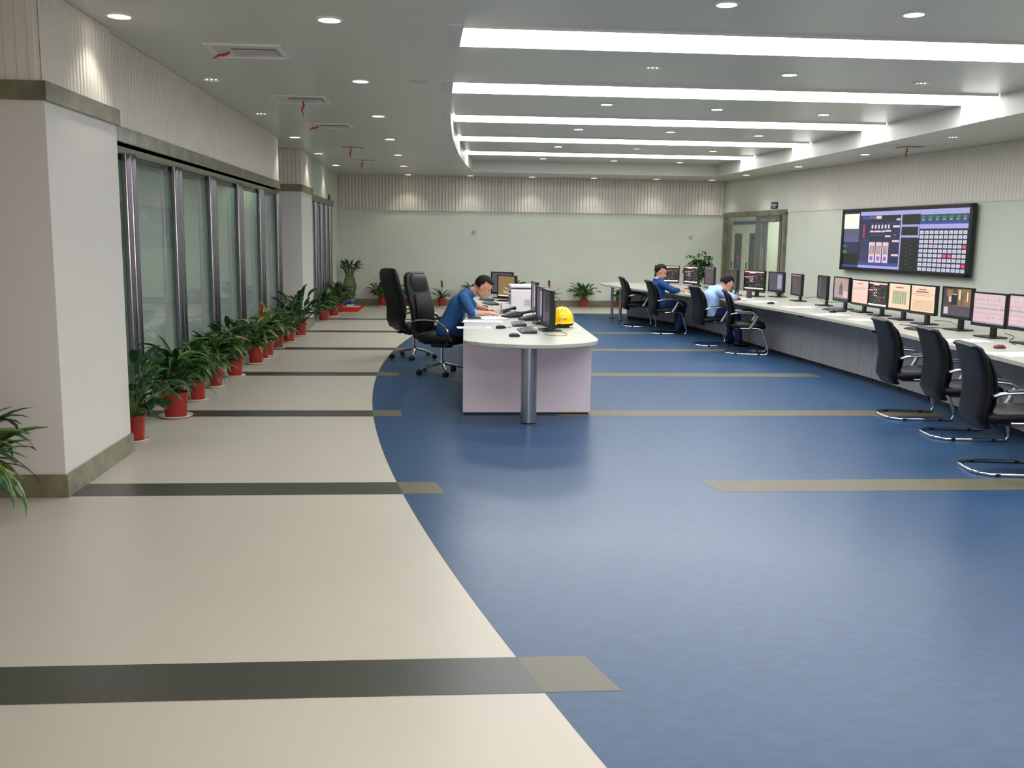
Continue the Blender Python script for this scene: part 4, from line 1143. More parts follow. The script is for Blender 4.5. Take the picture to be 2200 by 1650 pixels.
# ------------------------------------------------------------------ plants
YMAX = [None]; YMIN = [None]
def leaf(b, p, az, el, L_, W_, droop, rnd, mi=0, seg=6, rim=None, xmin=None):
    """arching blade: starts at p in direction (az, el), bends down by droop (radians)"""
    pts = []; c = Vector(p); e = el
    for i in range(seg + 1):
        pts.append(c.copy())
        d = Vector((cos(az) * cos(e), sin(az) * cos(e), sin(e)))
        c = c + d * (L_ / seg); e -= droop / seg
    side = Vector((-sin(az), cos(az), 0))
    tw = rnd.uniform(-.5, .5)
    vs = []
    for i, q_ in enumerate(pts):
        s = i / seg
        w_ = W_ * (sin(pi * min(1, (s * .92 + .08)) ** .8) ** .8 + .02) * .5 if i < seg else .002
        sd = (side * cos(tw) + Vector((0, 0, 1)) * sin(tw)).normalized()
        up = Vector((0, 0, w_ * .35))
        for f in (-1, 0, 1):
            v = q_ + sd * (w_ * f) + (up if f else Vector((0, 0, 0)))
            if xmin is not None and v.x < xmin: v.x = xmin + (v.x - xmin) * .08
            if YMIN[0] is not None and v.y < YMIN[0]: v.y = YMIN[0] + (v.y - YMIN[0]) * .06
            if YMAX[0] is not None and v.y > YMAX[0]: v.y = YMAX[0] + (v.y - YMAX[0]) * .06
            vs.append(v)
    fs = []; ms = []
    o = len(b.v)
    for i in range(seg):
        for k in (0, 1):
            b.add([], [])
            fs.append((i * 3 + k, i * 3 + k + 1, i * 3 + k + 4, i * 3 + k + 3))
    b.add(vs, fs, mi)
    if rim is not None:
        # pale edge stripe slightly above the blade
        vs2 = []
        for i in range(seg + 1):
            for f in (0.55, 1.0):
                vs2.append(Vector(vs[i * 3 + 1]) * (1 - f) + Vector(vs[i * 3 + 2]) * f + Vector((0, 0, .0015)))
        b.add(vs2, [(i * 2, i * 2 + 1, i * 2 + 3, i * 2 + 2) for i in range(seg)], rim)
def pot(t, r=.105, h=.215, saucer=True, m=None):
    z0 = .0
    if saucer:
        b = MB(); b.lathe([(.001, 0), (r * 1.05, 0), (r * 1.3, .022), (r * 1.27, .025), (r * 1.02, .008), (.001, .008)], seg=28); b.build('saucer', M_SAUC, t, smooth=True)
        z0 = .009
    b = MB(); b.lathe([(.001, z0), (r * .80, z0), (r * .98, z0 + h * .86), (r * 1.06, z0 + h * .86), (r * 1.08, z0 + h), (r * .98, z0 + h), (r * .94, z0 + h * .9), (.001, z0 + h * .88)], seg=28)
    b.build('pot', m or M_POT, t, smooth=True)
    b = MB(); b.lathe([(.001, z0 + h * .885), (r * .93, z0 + h * .885), (r * .93, z0 + h * .90), (.001, z0 + h * .92)], seg=20); b.build('soil', M_SOIL, t)
    return z0 + h * .9
def plant(x, y, kind, h, spread, seed, label, group, r=.105, ph=.215, xmin=None, ymax=None):
    YMAX[0] = None if ymax is None else ymax - y
    rnd = random.Random(seed)
    t = thing('potted_plant', label, 'plant', (x, y, 0), 0, group)
    z = pot(t, r, ph)
    xm = None if xmin is None else xmin - x
    b = MB(); st = MB()
    H_ = h - z
    if kind == 'broad':
        n = 74
        for i in range(n):
            az = rnd.uniform(0, 2 * pi); el = rnd.uniform(.55, 1.45); sl = H_ * rnd.uniform(.2, .78)
            ra = rnd.uniform(0, r * .5)
            p0 = Vector((ra * cos(az), ra * sin(az), z)); d = Vector((cos(az) * cos(el), sin(az) * cos(el), sin(el)))
            p1 = p0 + d * sl
            if xm is not None: p1.x = max(p1.x, xm + .03)
            st.tube([p0, (p0 + p1) / 2 + Vector((0, 0, .01)), p1], .0035, 5)
            leaf(b, p1, az + rnd.uniform(-.4, .4), el - .3, rnd.uniform(.14, .24) * (spread / .3), rnd.uniform(.05, .085), rnd.uniform(.5, 1.6), rnd, rnd.choice([0, 0, 1]), 5, xmin=xm)
    elif kind in ('arch', 'archy'):
        n = 92
        for i in range(n):
            az = rnd.uniform(0, 2 * pi); el = rnd.uniform(.45, 1.5)
            zz = z + H_ * rnd.uniform(0, .45)
            ra = rnd.uniform(0, .03)
            leaf(b, (ra * cos(az), ra * sin(az), zz), az, el, spread * rnd.uniform(.85, 1.45), rnd.uniform(.042, .070), rnd.uniform(1.1, 2.5), rnd, rnd.choice([0, 1, 1] if kind == 'arch' else [0, 1, 2]), 8, rim=2 if rnd.random() < .5 else None, xmin=xm)
        for k in range(3): st.tube([(0.02 * k - .02, 0, z - .02), (.03 * k - .03, .01, z + H_ * .5)], .008, 6)
    elif kind == 'brom':
        n = 30
        for i in range(n):
            az = i * 2.4 + rnd.uniform(-.2, .2); el = rnd.uniform(.5, 1.3)
            leaf(b, (.01 * cos(az), .01 * sin(az), z), az, el, spread * rnd.uniform(1.1, 1.5), rnd.uniform(.03, .04), rnd.uniform(.9, 1.9), rnd, rnd.choice([0, 1]), 7, xmin=xm)
        st.tube([(0, 0, z - .01), (0, 0, z + H_ * .7)], .01, 6)
        br = MB()
        for i in range(16):
            az = i * 2.4; leaf(br, (0, 0, z + H_ * (.55 + .02 * i)), az, 1.0, .07, .035, .3, rnd, 0, 4)
        br.build('flower_bract', M_BRACT, t)
    st.build('stems', M_STEM, t) if st.v else None
    b.build('foliage', [M_LEAF, M_LEAF2, M_LEAFY], t)
    return t
GL = 'red potted plants in a row along the glass partition'
ROW = [(-2.47, 7.86, 'broad', .82, .32, .085, .21, 'dark leafy plant beside the near white column, first in the row'),
       (-2.43, 8.93, 'arch', .78, .36, .118, .23, 'wide arching plant in the largest red pot, second in the row'),
       (-2.47, 9.85, 'arch', .74, .32, .10, .215, 'arching plant right behind the widest one, third in the row'),
       (-2.49, 10.75, 'archy', .76, .34, .095, .21, 'arching plant with pale striped leaves, fourth in the row'),
       (-2.44, 11.55, 'broad', .74, .30, .10, .215, 'dark broad leaved plant with open stems, fifth in the row'),
       (-2.41, 12.72, 'archy', .66, .30, .105, .22, 'fine leaved green plant with the clear red pot, sixth in the row'),
       (-2.40, 13.55, 'archy', .72, .32, .095, .21, 'yellowish arching plant, seventh in the row'),
       (-2.42, 14.5, 'arch', .68, .30, .095, .21, 'arching plant, eighth in the row'),
       (-2.38, 15.35, 'broad', .72, .32, .10, .215, 'broad leaved plant in front of the far column, ninth in the row'),
       (-2.33, 16.3, 'broad', .86, .40, .10, .215, 'tallest broad leaved plant at the corner of the far column, last in the row')]
for i, (x, y, k, h, sp, r, ph, lb) in enumerate(ROW):
    YMIN[0] = -.34 if i == 0 else None
    plant(x, y, k, h, sp, 30 + i, lb, GL, r, ph, xmin=-2.68, ymax=16.93 if i > 7 else None)
t = plant(-2.40, 12.78 + .42, 'brom', .80, .22, 77, 'bromeliad with a red flower standing among the middle of the row', GL, .08, .20, xmin=-2.70)
for i, (x, y, k, h, sp, lb) in enumerate(((-2.28, 19.15, 'arch', .72, .30, 'leafy plant just behind the far white column'),
        (-2.22, 20.35, 'broad', .80, .32, 'dark leafy plant between the far column and the red mat'),
        (-2.20, 21.25, 'arch', .74, .36, 'arching plant at the edge of the red mat'))):
    plant(x, y, k, h, sp, 60 + i, lb, 'red potted plants behind the far column', xmin=-2.38)
BW = [(-1.38, 'broad', .66, .26, 'leafy plant by the back wall just left of the high-back chairs'), (-.72, 'broad', .60, .22, 'plant by the back wall hidden between the two high-back chairs'),
      (.05, 'brom', .66, .30, 'bromeliad with an orange flower by the back wall right of the high-back chairs'), (.74, 'archy', .70, .26, 'spiky plant by the back wall above the writing man'),
      (1.78, 'broad', .68, .28, 'leafy plant by the back wall right behind the tan monitor'), (2.66, 'brom', .70, .34, 'bromeliad by the back wall behind the printer monitors'),
      (3.52, 'broad', .66, .30, 'bushy dark plant standing alone by the back wall'), (4.42, 'arch', .55, .22, 'plant by the back wall under the far tip of the console')]
for i, (x, k, h, sp, lb) in enumerate(BW):
    plant(x, 23.35, k, h, sp, 80 + i, lb, 'red potted plants along the back wall', .10, .21, ymax=23.60)
plant(-2.78, 5.72, 'arch', .58, .40, 120, 'arching plant at the left edge of the photo in front of the near column', None, .105, .22, ymax=6.08)
plant(-5.3, 25.5, 'broad', 1.0, .35, 121, 'plant standing in the corridor behind the glass', None)

YMAX[0] = None
# money tree behind the console
t = thing('money_tree', 'tall money tree with drooping leaves behind the console near the back wall', 'plant', (5.54, 20.35, 0))
z = pot(t, .15, .30)
b = MB()
for k in range(3):
    b.tube([Vector((.03 * cos(k * 2.1 + s * .9), .03 * sin(k * 2.1 + s * .9), z - .02 + s * .145)) for s in range(7)], .018, 8)
b.build('trunk', M_TRUNK, t, smooth=True)
rnd = random.Random(9); b = MB()
for i in range(62):
    az = rnd.uniform(0, 2 * pi); el = rnd.uniform(-.1, 1.3); L0 = rnd.uniform(.08, .30)
    c = Vector((0, 0, rnd.uniform(.86, 1.20))) + Vector((cos(az) * cos(el), sin(az) * cos(el), sin(el))) * L0 * .9
    b.tube([(0, 0, 1.05), c], .004, 4, mi=1)
    for k in range(6):
        leaf(b, c, az + k * 1.05, .2, rnd.uniform(.13, .2), .055, 1.6, rnd, 0 if rnd.random() < .7 else 1, 5)
for i in range(12):
    az = rnd.uniform(0, 2 * pi); c = Vector((.05 * cos(az), .05 * sin(az), rnd.uniform(.6, .95)))
    leaf(b, c, az, -.3, .2, .05, .9, rnd, 0, 5)
b.build('foliage', [M_LEAF, M_STEM], t)

# braided lucky bamboo in a porcelain pot on the red mat
t = thing('lucky_bamboo', 'tall braided bamboo in a blue and white porcelain pot by the far left corner', 'plant', (-2.13, 23.05, .012))
b = MB(); b.box((0, 0, .012), (.50, .36, .022)); b.build('tray', M_PORC, t, bevel=.006)
b = MB(); b.lathe([(.001, .024), (.09, .024), (.12, .06), (.13, .12), (.115, .17), (.125, .185), (.115, .185), (.10, .16), (.001, .16)], seg=28); b.build('porcelain_pot', M_PORC, t, smooth=True)
b = MB(); b.lathe([(.1205, .06), (.1315, .085), (.1325, .12), (.122, .15)], seg=28)
for k in range(0): pass
b.build('glaze_band', M_PBLUE, t, smooth=True)
def rad(s):
    P = [(0, .09), (.25, .13), (.45, .155), (.6, .12), (.75, .085), (.88, .12), (1, .19)]
    for (a, ra), (c_, rb) in zip(P, P[1:]):
        if s <= c_: return ra + (rb - ra) * (s - a) / (c_ - a)
    return P[-1][1]
b = MB()
for k in range(11):
    for sg in (-1, 1):
        b.tube([(rad(i / 16) * cos(2 * pi * k / 11 + sg * i * .16), rad(i / 16) * sin(2 * pi * k / 11 + sg * i * .16), .16 + i * .049) for i in range(17)], .009, 6)
b.build('braided_stems', M_STEM, t, smooth=True)
rnd = random.Random(4); b = MB()
for i in range(90):
    az = rnd.uniform(0, 2 * pi); el = rnd.uniform(-.1, 1.3)
    leaf(b, (.17 * cos(az), .17 * sin(az), rnd.uniform(.88, 1.02)), az, el, rnd.uniform(.14, .24), .032, rnd.uniform(.4, 1.6), rnd, 0, 5, xmin=-.20)
b.build('foliage', M_LEAF, t)
b = MB(); b.box((-2.11, 22.55, .006), (.58, 2.0, .008)); o = b.build('red_mat', M_REDMAT); tag(o, 'red carpet runner on the floor by the far left corner', 'carpet')

# ------------------------------------------------------------------ chairs
def arc(pts): return smooth3(pts, 5)
def normals2d(P):
    out = []
    for i in range(len(P)):
        a = P[max(0, i - 1)]; c = P[min(len(P) - 1, i + 1)]
        d = Vector(c) - Vector(a); out.append((tuple(P[i]), (d.z, 0, -d.x)))
    return out
def visitor_chair():
    t = thing('visitor_chair', 'x', 'chair')
    # frame: one chrome cantilever tube
    b = MB()
    P = []
    R_ = .0135
    y = .235
    side = [(-.02, y, .395), (.14, y, .40), (.21, y, .385), (.30, y, .11), (.315, y, .05), (.29, y, R_), (.22, y, R_), (-.20, y, R_)]
    pts = arc([(-.10, y, .395)] + side[:1]) + [Vector(p) for p in side[1:]] + [Vector((-.28, .17, R_)), Vector((-.30, .12, R_)), Vector((-.30, -.12, R_)), Vector((-.28, -.17, R_))]
    oth = [Vector((p.x, -p.y, p.z)) for p in reversed([Vector((-.10, y, .395))] + [Vector(q) for q in side])]
    b.tube(pts + oth, R_, 10)
    b.build('frame', M_CHROME, t, smooth=True, angle=60)
    for s in (-1, 1):
        for xx in (-.16, .18):
            b = MB(); b.box((xx, s * .235, .012), (.035, .032, .022)); b.build('glide', M_BLKP, t)
    # seat
    prof = [(-.27, 0, .42), (-.24, 0, .425), (-.10, 0, .43), (.06, 0, .435), (.17, 0, .44), (.235, 0, .425), (.262, 0, .40)]
    hw = [.20, .235, .25, .25, .245, .23, .19]; th = [.03, .045, .05, .052, .05, .042, .02]
    b = MB(); b.pad(normals2d(prof), lambda i: hw[i], lambda i: th[i], 12, 4.5); b.build('seat', M_BLACK, t, smooth=True, angle=70)
    b = MB(); b.box((-.02, 0, .385), (.34, .44, .02)); b.build('seat_underside', M_BLKP, t, bevel=.004)
    # backrest
    prof = [(-.20, 0, .345), (-.245, 0, .36), (-.275, 0, .42), (-.265, 0, .52), (-.255, 0, .62), (-.275, 0, .74), (-.315, 0, .86), (-.345, 0, .925), (-.372, 0, .945), (-.40, 0, .938)]
    prof = [(p[0], 0, p[2]) for p in prof]
    hw = [.16, .20, .225, .235, .24, .245, .245, .235, .215, .17]; th = [.02, .038, .044, .044, .044, .040, .036, .030, .022, .010]
    b = MB(); b.pad(normals2d(prof), lambda i: hw[i], lambda i: th[i], 12, 4.0); b.build('backrest', M_BLACK, t, smooth=True, angle=70)
    # front cushion with piping edge
    prof = [(-.215, 0, .45), (-.205, 0, .52), (-.20, 0, .62), (-.222, 0, .74), (-.262, 0, .85), (-.295, 0, .90)]
    hw = [.17, .20, .21, .215, .205, .17]; th = [.012, .022, .024, .022, .018, .008]
    b = MB(); b.pad(normals2d(prof), lambda i: hw[i], lambda i: th[i], 10, 4.0); b.build('back_cushion', M_BLACK, t, smooth=True, angle=70)
    for s in (-1, 1):
        b = MB(); b.tube(arc([(-.25, s * .265, .60), (-.18, s * .268, .62), (-.02, s * .27, .630), (.10, s * .27, .615), (.18, s * .27, .56), (.215, s * .268, .525)]), .026, 10, flat=(0, 1, 0))
        a = b.build('armrest', M_ALU, t, smooth=True, angle=70)
        b = MB(); b.tube(arc([(-.16, s * .268, .637), (-.02, s * .27, .648), (.08, s * .27, .637)]), .024, 8, flat=(0, 1, 0)); b.build('arm_pad', M_BLKP, a, smooth=True)
        b = MB(); b.tube([(.14, s * .262, .59), (.10, s * .255, .50), (.04, s * .25, .40)], [.018, .024, .026], 8, flat=(1, 0, 0)); b.build('arm_bracket', M_ALU, a, smooth=True)
    return t
VC = [(3.88, 18.55, 0, 'black cantilever chair, farthest along the console and empty'),
      (4.11, 17.15, 2, 'black cantilever chair under the man in the dark blue jacket'),
      (4.42, 15.22, 6, 'black cantilever chair under the man in the light blue shirt'),
      (4.62, 14.12, -16, 'empty black cantilever chair seen side-on right of the shirted man'),
      (4.62, 8.95, -5, 'empty black cantilever chair, farthest of the three near the right edge'),
      (4.60, 8.02, -6, 'empty black cantilever chair, middle of the three near the right edge'),
      (4.26, 6.76, -8, 'empty black cantilever chair nearest the camera, cut by the right edge')]
vc = visitor_chair()
for i, (x, y, a, lb) in enumerate(VC):
    if i == 0: vc.location = (x, y, 0); vc.rotation_euler = (0, 0, radians(a)); tag(vc, lb, 'chair', 'black cantilever chairs along the console')
    else: dup(vc, (x, y, 0), radians(a), lb)

def office_chair():
    t = thing('office_chair', 'x', 'chair')
    for k in range(5):
        a = 2 * pi * k / 5 + .35
        b = MB(); d = Vector((cos(a), sin(a), 0))
        b.tube([d * .03 + Vector((0, 0, .125)), d * .16 + Vector((0, 0, .105)), d * .30 + Vector((0, 0, .072))], [.034, .028, .018], 8, flat=(-sin(a), cos(a), 0))
        lg = b.build('base_leg', M_ALU, t, smooth=True)
        c = d * .31; s = Vector((-sin(a + .7), cos(a + .7), 0))
        b = MB()
        for q_ in (-1, 1): b.frustum(c + s * (q_ * .006) + Vector((0, 0, .031)), c + s * (q_ * .030) + Vector((0, 0, .031)), .031, .028, 16)
        b.frustum(c + Vector((0, 0, .03)), c + Vector((0, 0, .07)), .008, .008, 8)
        b.build('caster', M_BLKP, lg)
    b = MB(); b.frustum((0, 0, .065), (0, 0, .17), .034, .030, 16); b.frustum((0, 0, .17), (0, 0, .35), .018, .018, 14); b.build('gas_column', M_CHROME, t, smooth=True)
    b = MB(); b.box((0, 0, .355), (.24, .14, .05)); b.box((-.17, 0, .37), (.16, .08, .03)); b.build('tilt_mechanism', M_BLKP, t, bevel=.008)
    prof = [(-.24, 0, .45), (-.20, 0, .44), (-.06, 0, .435), (.10, 0, .44), (.20, 0, .44), (.26, 0, .425), (.285, 0, .40)]
    hw = [.20, .24, .255, .255, .25, .235, .19]; th = [.035, .055, .06, .062, .06, .048, .02]
    b = MB(); b.pad(normals2d(prof), lambda i: hw[i], lambda i: th[i], 12, 4.5); b.build('seat', M_BLACK, t, smooth=True, angle=70)
    prof = [(-.20, 0, .43), (-.26, 0, .46), (-.285, 0, .55), (-.275, 0, .68), (-.295, 0, .82), (-.335, 0, .96), (-.375, 0, 1.10), (-.39, 0, 1.19), (-.385, 0, 1.225), (-.36, 0, 1.24)]
    hw = [.18, .22, .24, .245, .25, .255, .25, .235, .215, .16]; th = [.03, .042, .048, .05, .05, .05, .052, .05, .036, .015]
    b = MB(); b.pad(normals2d(prof), lambda i: hw[i], lambda i: th[i], 12, 4.2); b.build('backrest', M_BLACK, t, smooth=True, angle=70)
    prof = [(-.305, 0, 1.0), (-.322, 0, 1.05), (-.335, 0, 1.12), (-.342, 0, 1.18), (-.345, 0, 1.22)]
    b = MB(); b.pad(normals2d(prof), lambda i: [.16, .19, .195, .185, .14][i], lambda i: [.012, .026, .03, .026, .01][i], 10, 4.0); b.build('headrest_cushion', M_BLACK, t, smooth=True, angle=70)
    prof = [(-.235, 0, .52), (-.225, 0, .60), (-.225, 0, .72), (-.248, 0, .86), (-.285, 0, .985)]
    b = MB(); b.pad(normals2d(prof), lambda i: [.16, .19, .2, .2, .18][i], lambda i: [.012, .022, .024, .022, .010][i], 10, 4.0)
    b.build('back_cushion', M_BLACK, t, smooth=True, angle=70)
    for s in (-1, 1):
        y = s * .285
        b = MB(); b.tube(arc([(-.27, y * .9, .64), (-.18, y, .665), (-.02, y, .675), (.12, y, .655), (.22, y, .585), (.255, y, .50), (.22, y, .41), (.12, y * .93, .375)]), .024, 10, flat=(0, 1, 0))
        a = b.build('armrest', M_BLKP, t, smooth=True, angle=70)
        b = MB(); b.tube(arc([(-.27, y * .9 + s * .012, .650), (-.18, y + s * .012, .677), (-.02, y + s * .012, .687), (.12, y + s * .012, .667), (.228, y + s * .012, .592), (.267, y + s * .012, .50), (.23, y + s * .012, .40)]), .007, 6)
        b.build('arm_trim', M_CHROME, a, smooth=True)
    return t
oc = office_chair()
oc.location = (.03, 11.85, 0); oc.rotation_euler = (0, 0, radians(-30))
tag(oc, 'high-back black office chair under the writing man', 'chair', 'high-back office chairs at the centre desk')
dup(oc, (-.36, 13.42, 0), radians(30), 'empty high-back black office chair, leftmost and behind the occupied one')

# ------------------------------------------------------------------ people
def remesh(mb, name, m, parent, vox, sm=6, mats=None):
    o = mb.build(name, m)
    md = o.modifiers.new('r', 'REMESH'); md.mode = 'VOXEL'; md.voxel_size = vox; md.use_smooth_shade = True
    if sm:
        s = o.modifiers.new('s', 'SMOOTH'); s.factor = .5; s.iterations = sm
    dg = bpy.context.evaluated_depsgraph_get()
    me = bpy.data.meshes.new_from_object(o.evaluated_get(dg))
    o.modifiers.clear(); old = o.data; o.data = me; bpy.data.meshes.remove(old)
    me.materials.clear(); me.materials.append(m)
    for p in me.polygons: p.use_smooth = True
    o.parent = parent
    return o
def cap(b, P, R_, seg=14):
    """chain of tapered capsules"""
    P = [Vector(p) for p in P]
    for i, p in enumerate(P):
        b.ball(p, R_[i], seg, 10)
        if i: b.frustum(P[i - 1], p, R_[i - 1], R_[i], seg)
def hand(b, wrist, fwd, up, curl, side):
    """palm and five fingers; fwd = towards the finger tips, up = back of the hand, side = thumb side (+1/-1)"""
    w0 = Vector(wrist); f = Vector(fwd).normalized(); u = (Vector(up) - f * Vector(up).dot(f)).normalized(); s = f.cross(u) * side
    for k, (off, ln) in enumerate(((-.030, .062), (-.010, .072), (.010, .078), (.028, .070))):
        # k=0 little finger ... k=3 index
        a = w0 + s * off * .6; kn = w0 + f * .085 + s * off
        cap(b, [a, kn], [.014, .0115], 8)
        d = f; p = kn; rr = [.0100, .0092, .0080, .0066]
        pts = [p]
        for j in range(3):
            ang = curl * (.5 + .35 * j)
            d = (d * cos(ang) - u * sin(ang)).normalized(); nu_ = (u * cos(ang) + f * 0 + d * 0)
            p = p + d * ln * (.45, .32, .23)[j]; pts.append(p)
        cap(b, pts, rr, 8)
    th0 = w0 + f * .02 + s * .026
    cap(b, [th0, th0 + (f * .6 + s * .7 - u * .3).normalized() * .04, th0 + (f * .75 + s * .5 - u * .6).normalized() * .07, th0 + (f * .9 + s * .25 - u * .75).normalized() * .092], [.014, .012, .0105, .008], 8)
def head(body, t, c, fwd, up, hair_extra=1.0):
    """c = centre of the cranium, relative coordinates"""
    c = Vector(c); f = Vector(fwd).normalized(); u = (Vector(up) - f * Vector(up).dot(f)).normalized(); s = u.cross(f)
    Rm = Matrix((f, s, u)).transposed()
    K = 1.13
    def P(x, y, z): return c + Rm @ (Vector((x, y, z)) * K)
    _ball = body.ball
    class BB:
        def ball(self, c_, r, *a): return _ball(c_, tuple(v * K for v in r) if isinstance(r, tuple) else r * K, *a)
    bd = BB()
    bd.ball(P(-.008, 0, .02), (.092, .074, .088), 24, 16, Rm)
    bd.ball(P(.022, 0, -.040), (.066, .060, .080), 20, 14, Rm)
    bd.ball(P(.052, 0, -.095), (.024, .028, .022), 12, 8, Rm)
    for q_ in (-1, 1):
        bd.ball(P(.015, q_ * .040, -.070), (.045, .020, .030), 12, 8, Rm)
        bd.ball(P(.052, q_ * .036, -.022), (.024, .020, .018), 12, 8, Rm)
        bd.ball(P(.070, q_ * .024, .018), (.014, .024, .008), 12, 8, Rm)
        bd.ball(P(-.010, q_ * .076, -.014), (.017, .009, .030), 12, 8, Rm)
        bd.ball(P(-.004, q_ * .073, -.034), (.009, .008, .012), 10, 6, Rm)
    cap(body, [P(.078, 0, .005), P(.092, 0, -.018), P(.100, 0, -.036)], [.009, .010, .013], 10)
    for q_ in (-1, 1): body.ball(P(.090, q_ * .012, -.038), .009, 8, 6)
    bd.ball(P(.080, 0, -.062), (.012, .022, .006), 12, 8, Rm); body.ball(P(.078, 0, -.073), (.011, .018, .006), 12, 8, Rm)
    # hair
    hb = MB(); n1, n2 = 36, 24; vs = []; keep = []
    rnd = random.Random(1)
    for i in range(n2 + 1):
        ph = pi * i / n2
        for k in range(n1):
            th = 2 * pi * k / n1
            d = Vector((sin(ph) * cos(th), sin(ph) * sin(th), cos(ph)))
            wv = 1 + .025 * sin(9 * th + 3 * ph) * sin(7 * ph)
            vs.append(P(-.010 + d.x * .104 * wv * hair_extra, d.y * .086 * wv, .024 + d.z * .102 * wv))
            x, y, z = d.x, abs(d.y), d.z
            face = x > .15 and z < .42 - .0 * x
            low = z < -.55 or (x > -.12 and z < -.08) or (x > .05 and z < .22)
            keep.append(not (face or low))
    fs = []
    for i in range(n2):
        for k in range(n1):
            q_ = (i * n1 + k, (i + 1) * n1 + k, (i + 1) * n1 + (k + 1) % n1, i * n1 + (k + 1) % n1)
            if all(keep[j] for j in q_): fs.append(q_)
    hb.add(vs, fs)
    ho = hb.build('hair', M_HAIR, t, smooth=True, angle=90)
    bm = bmesh.new(); bm.from_mesh(ho.data)
    bmesh.ops.delete(bm, geom=[v for v in bm.verts if not v.link_faces], context='VERTS')
    bmesh.ops.remove_doubles(bm, verts=bm.verts, dist=1e-5)
    bmesh.ops.recalc_face_normals(bm, faces=bm.faces)
    bmesh.ops.solidify(bm, geom=list(bm.faces), thickness=.014)
    bm.to_mesh(ho.data); bm.free()
    for p in ho.data.polygons: p.use_smooth = True
    eb = MB()
    for q_ in (-1, 1):
        eb.ball(P(.072, q_ * .031, .000), (.009, .013, .0045), 12, 8, Rm)
    eb.build('eyes', M_HAIR, t, smooth=True)
    eb = MB()
    for q_ in (-1, 1): eb.ball(P(.0815, q_ * .030, .021), (.005, .018, .0035), 12, 6, Rm)
    eb.build('eyebrows', M_HAIR, t, smooth=True)
    eb = MB(); eb.ball(P(.0865, 0, -.067), (.007, .020, .007), 12, 6, Rm); eb.build('lips', M_LIP, t, smooth=True)
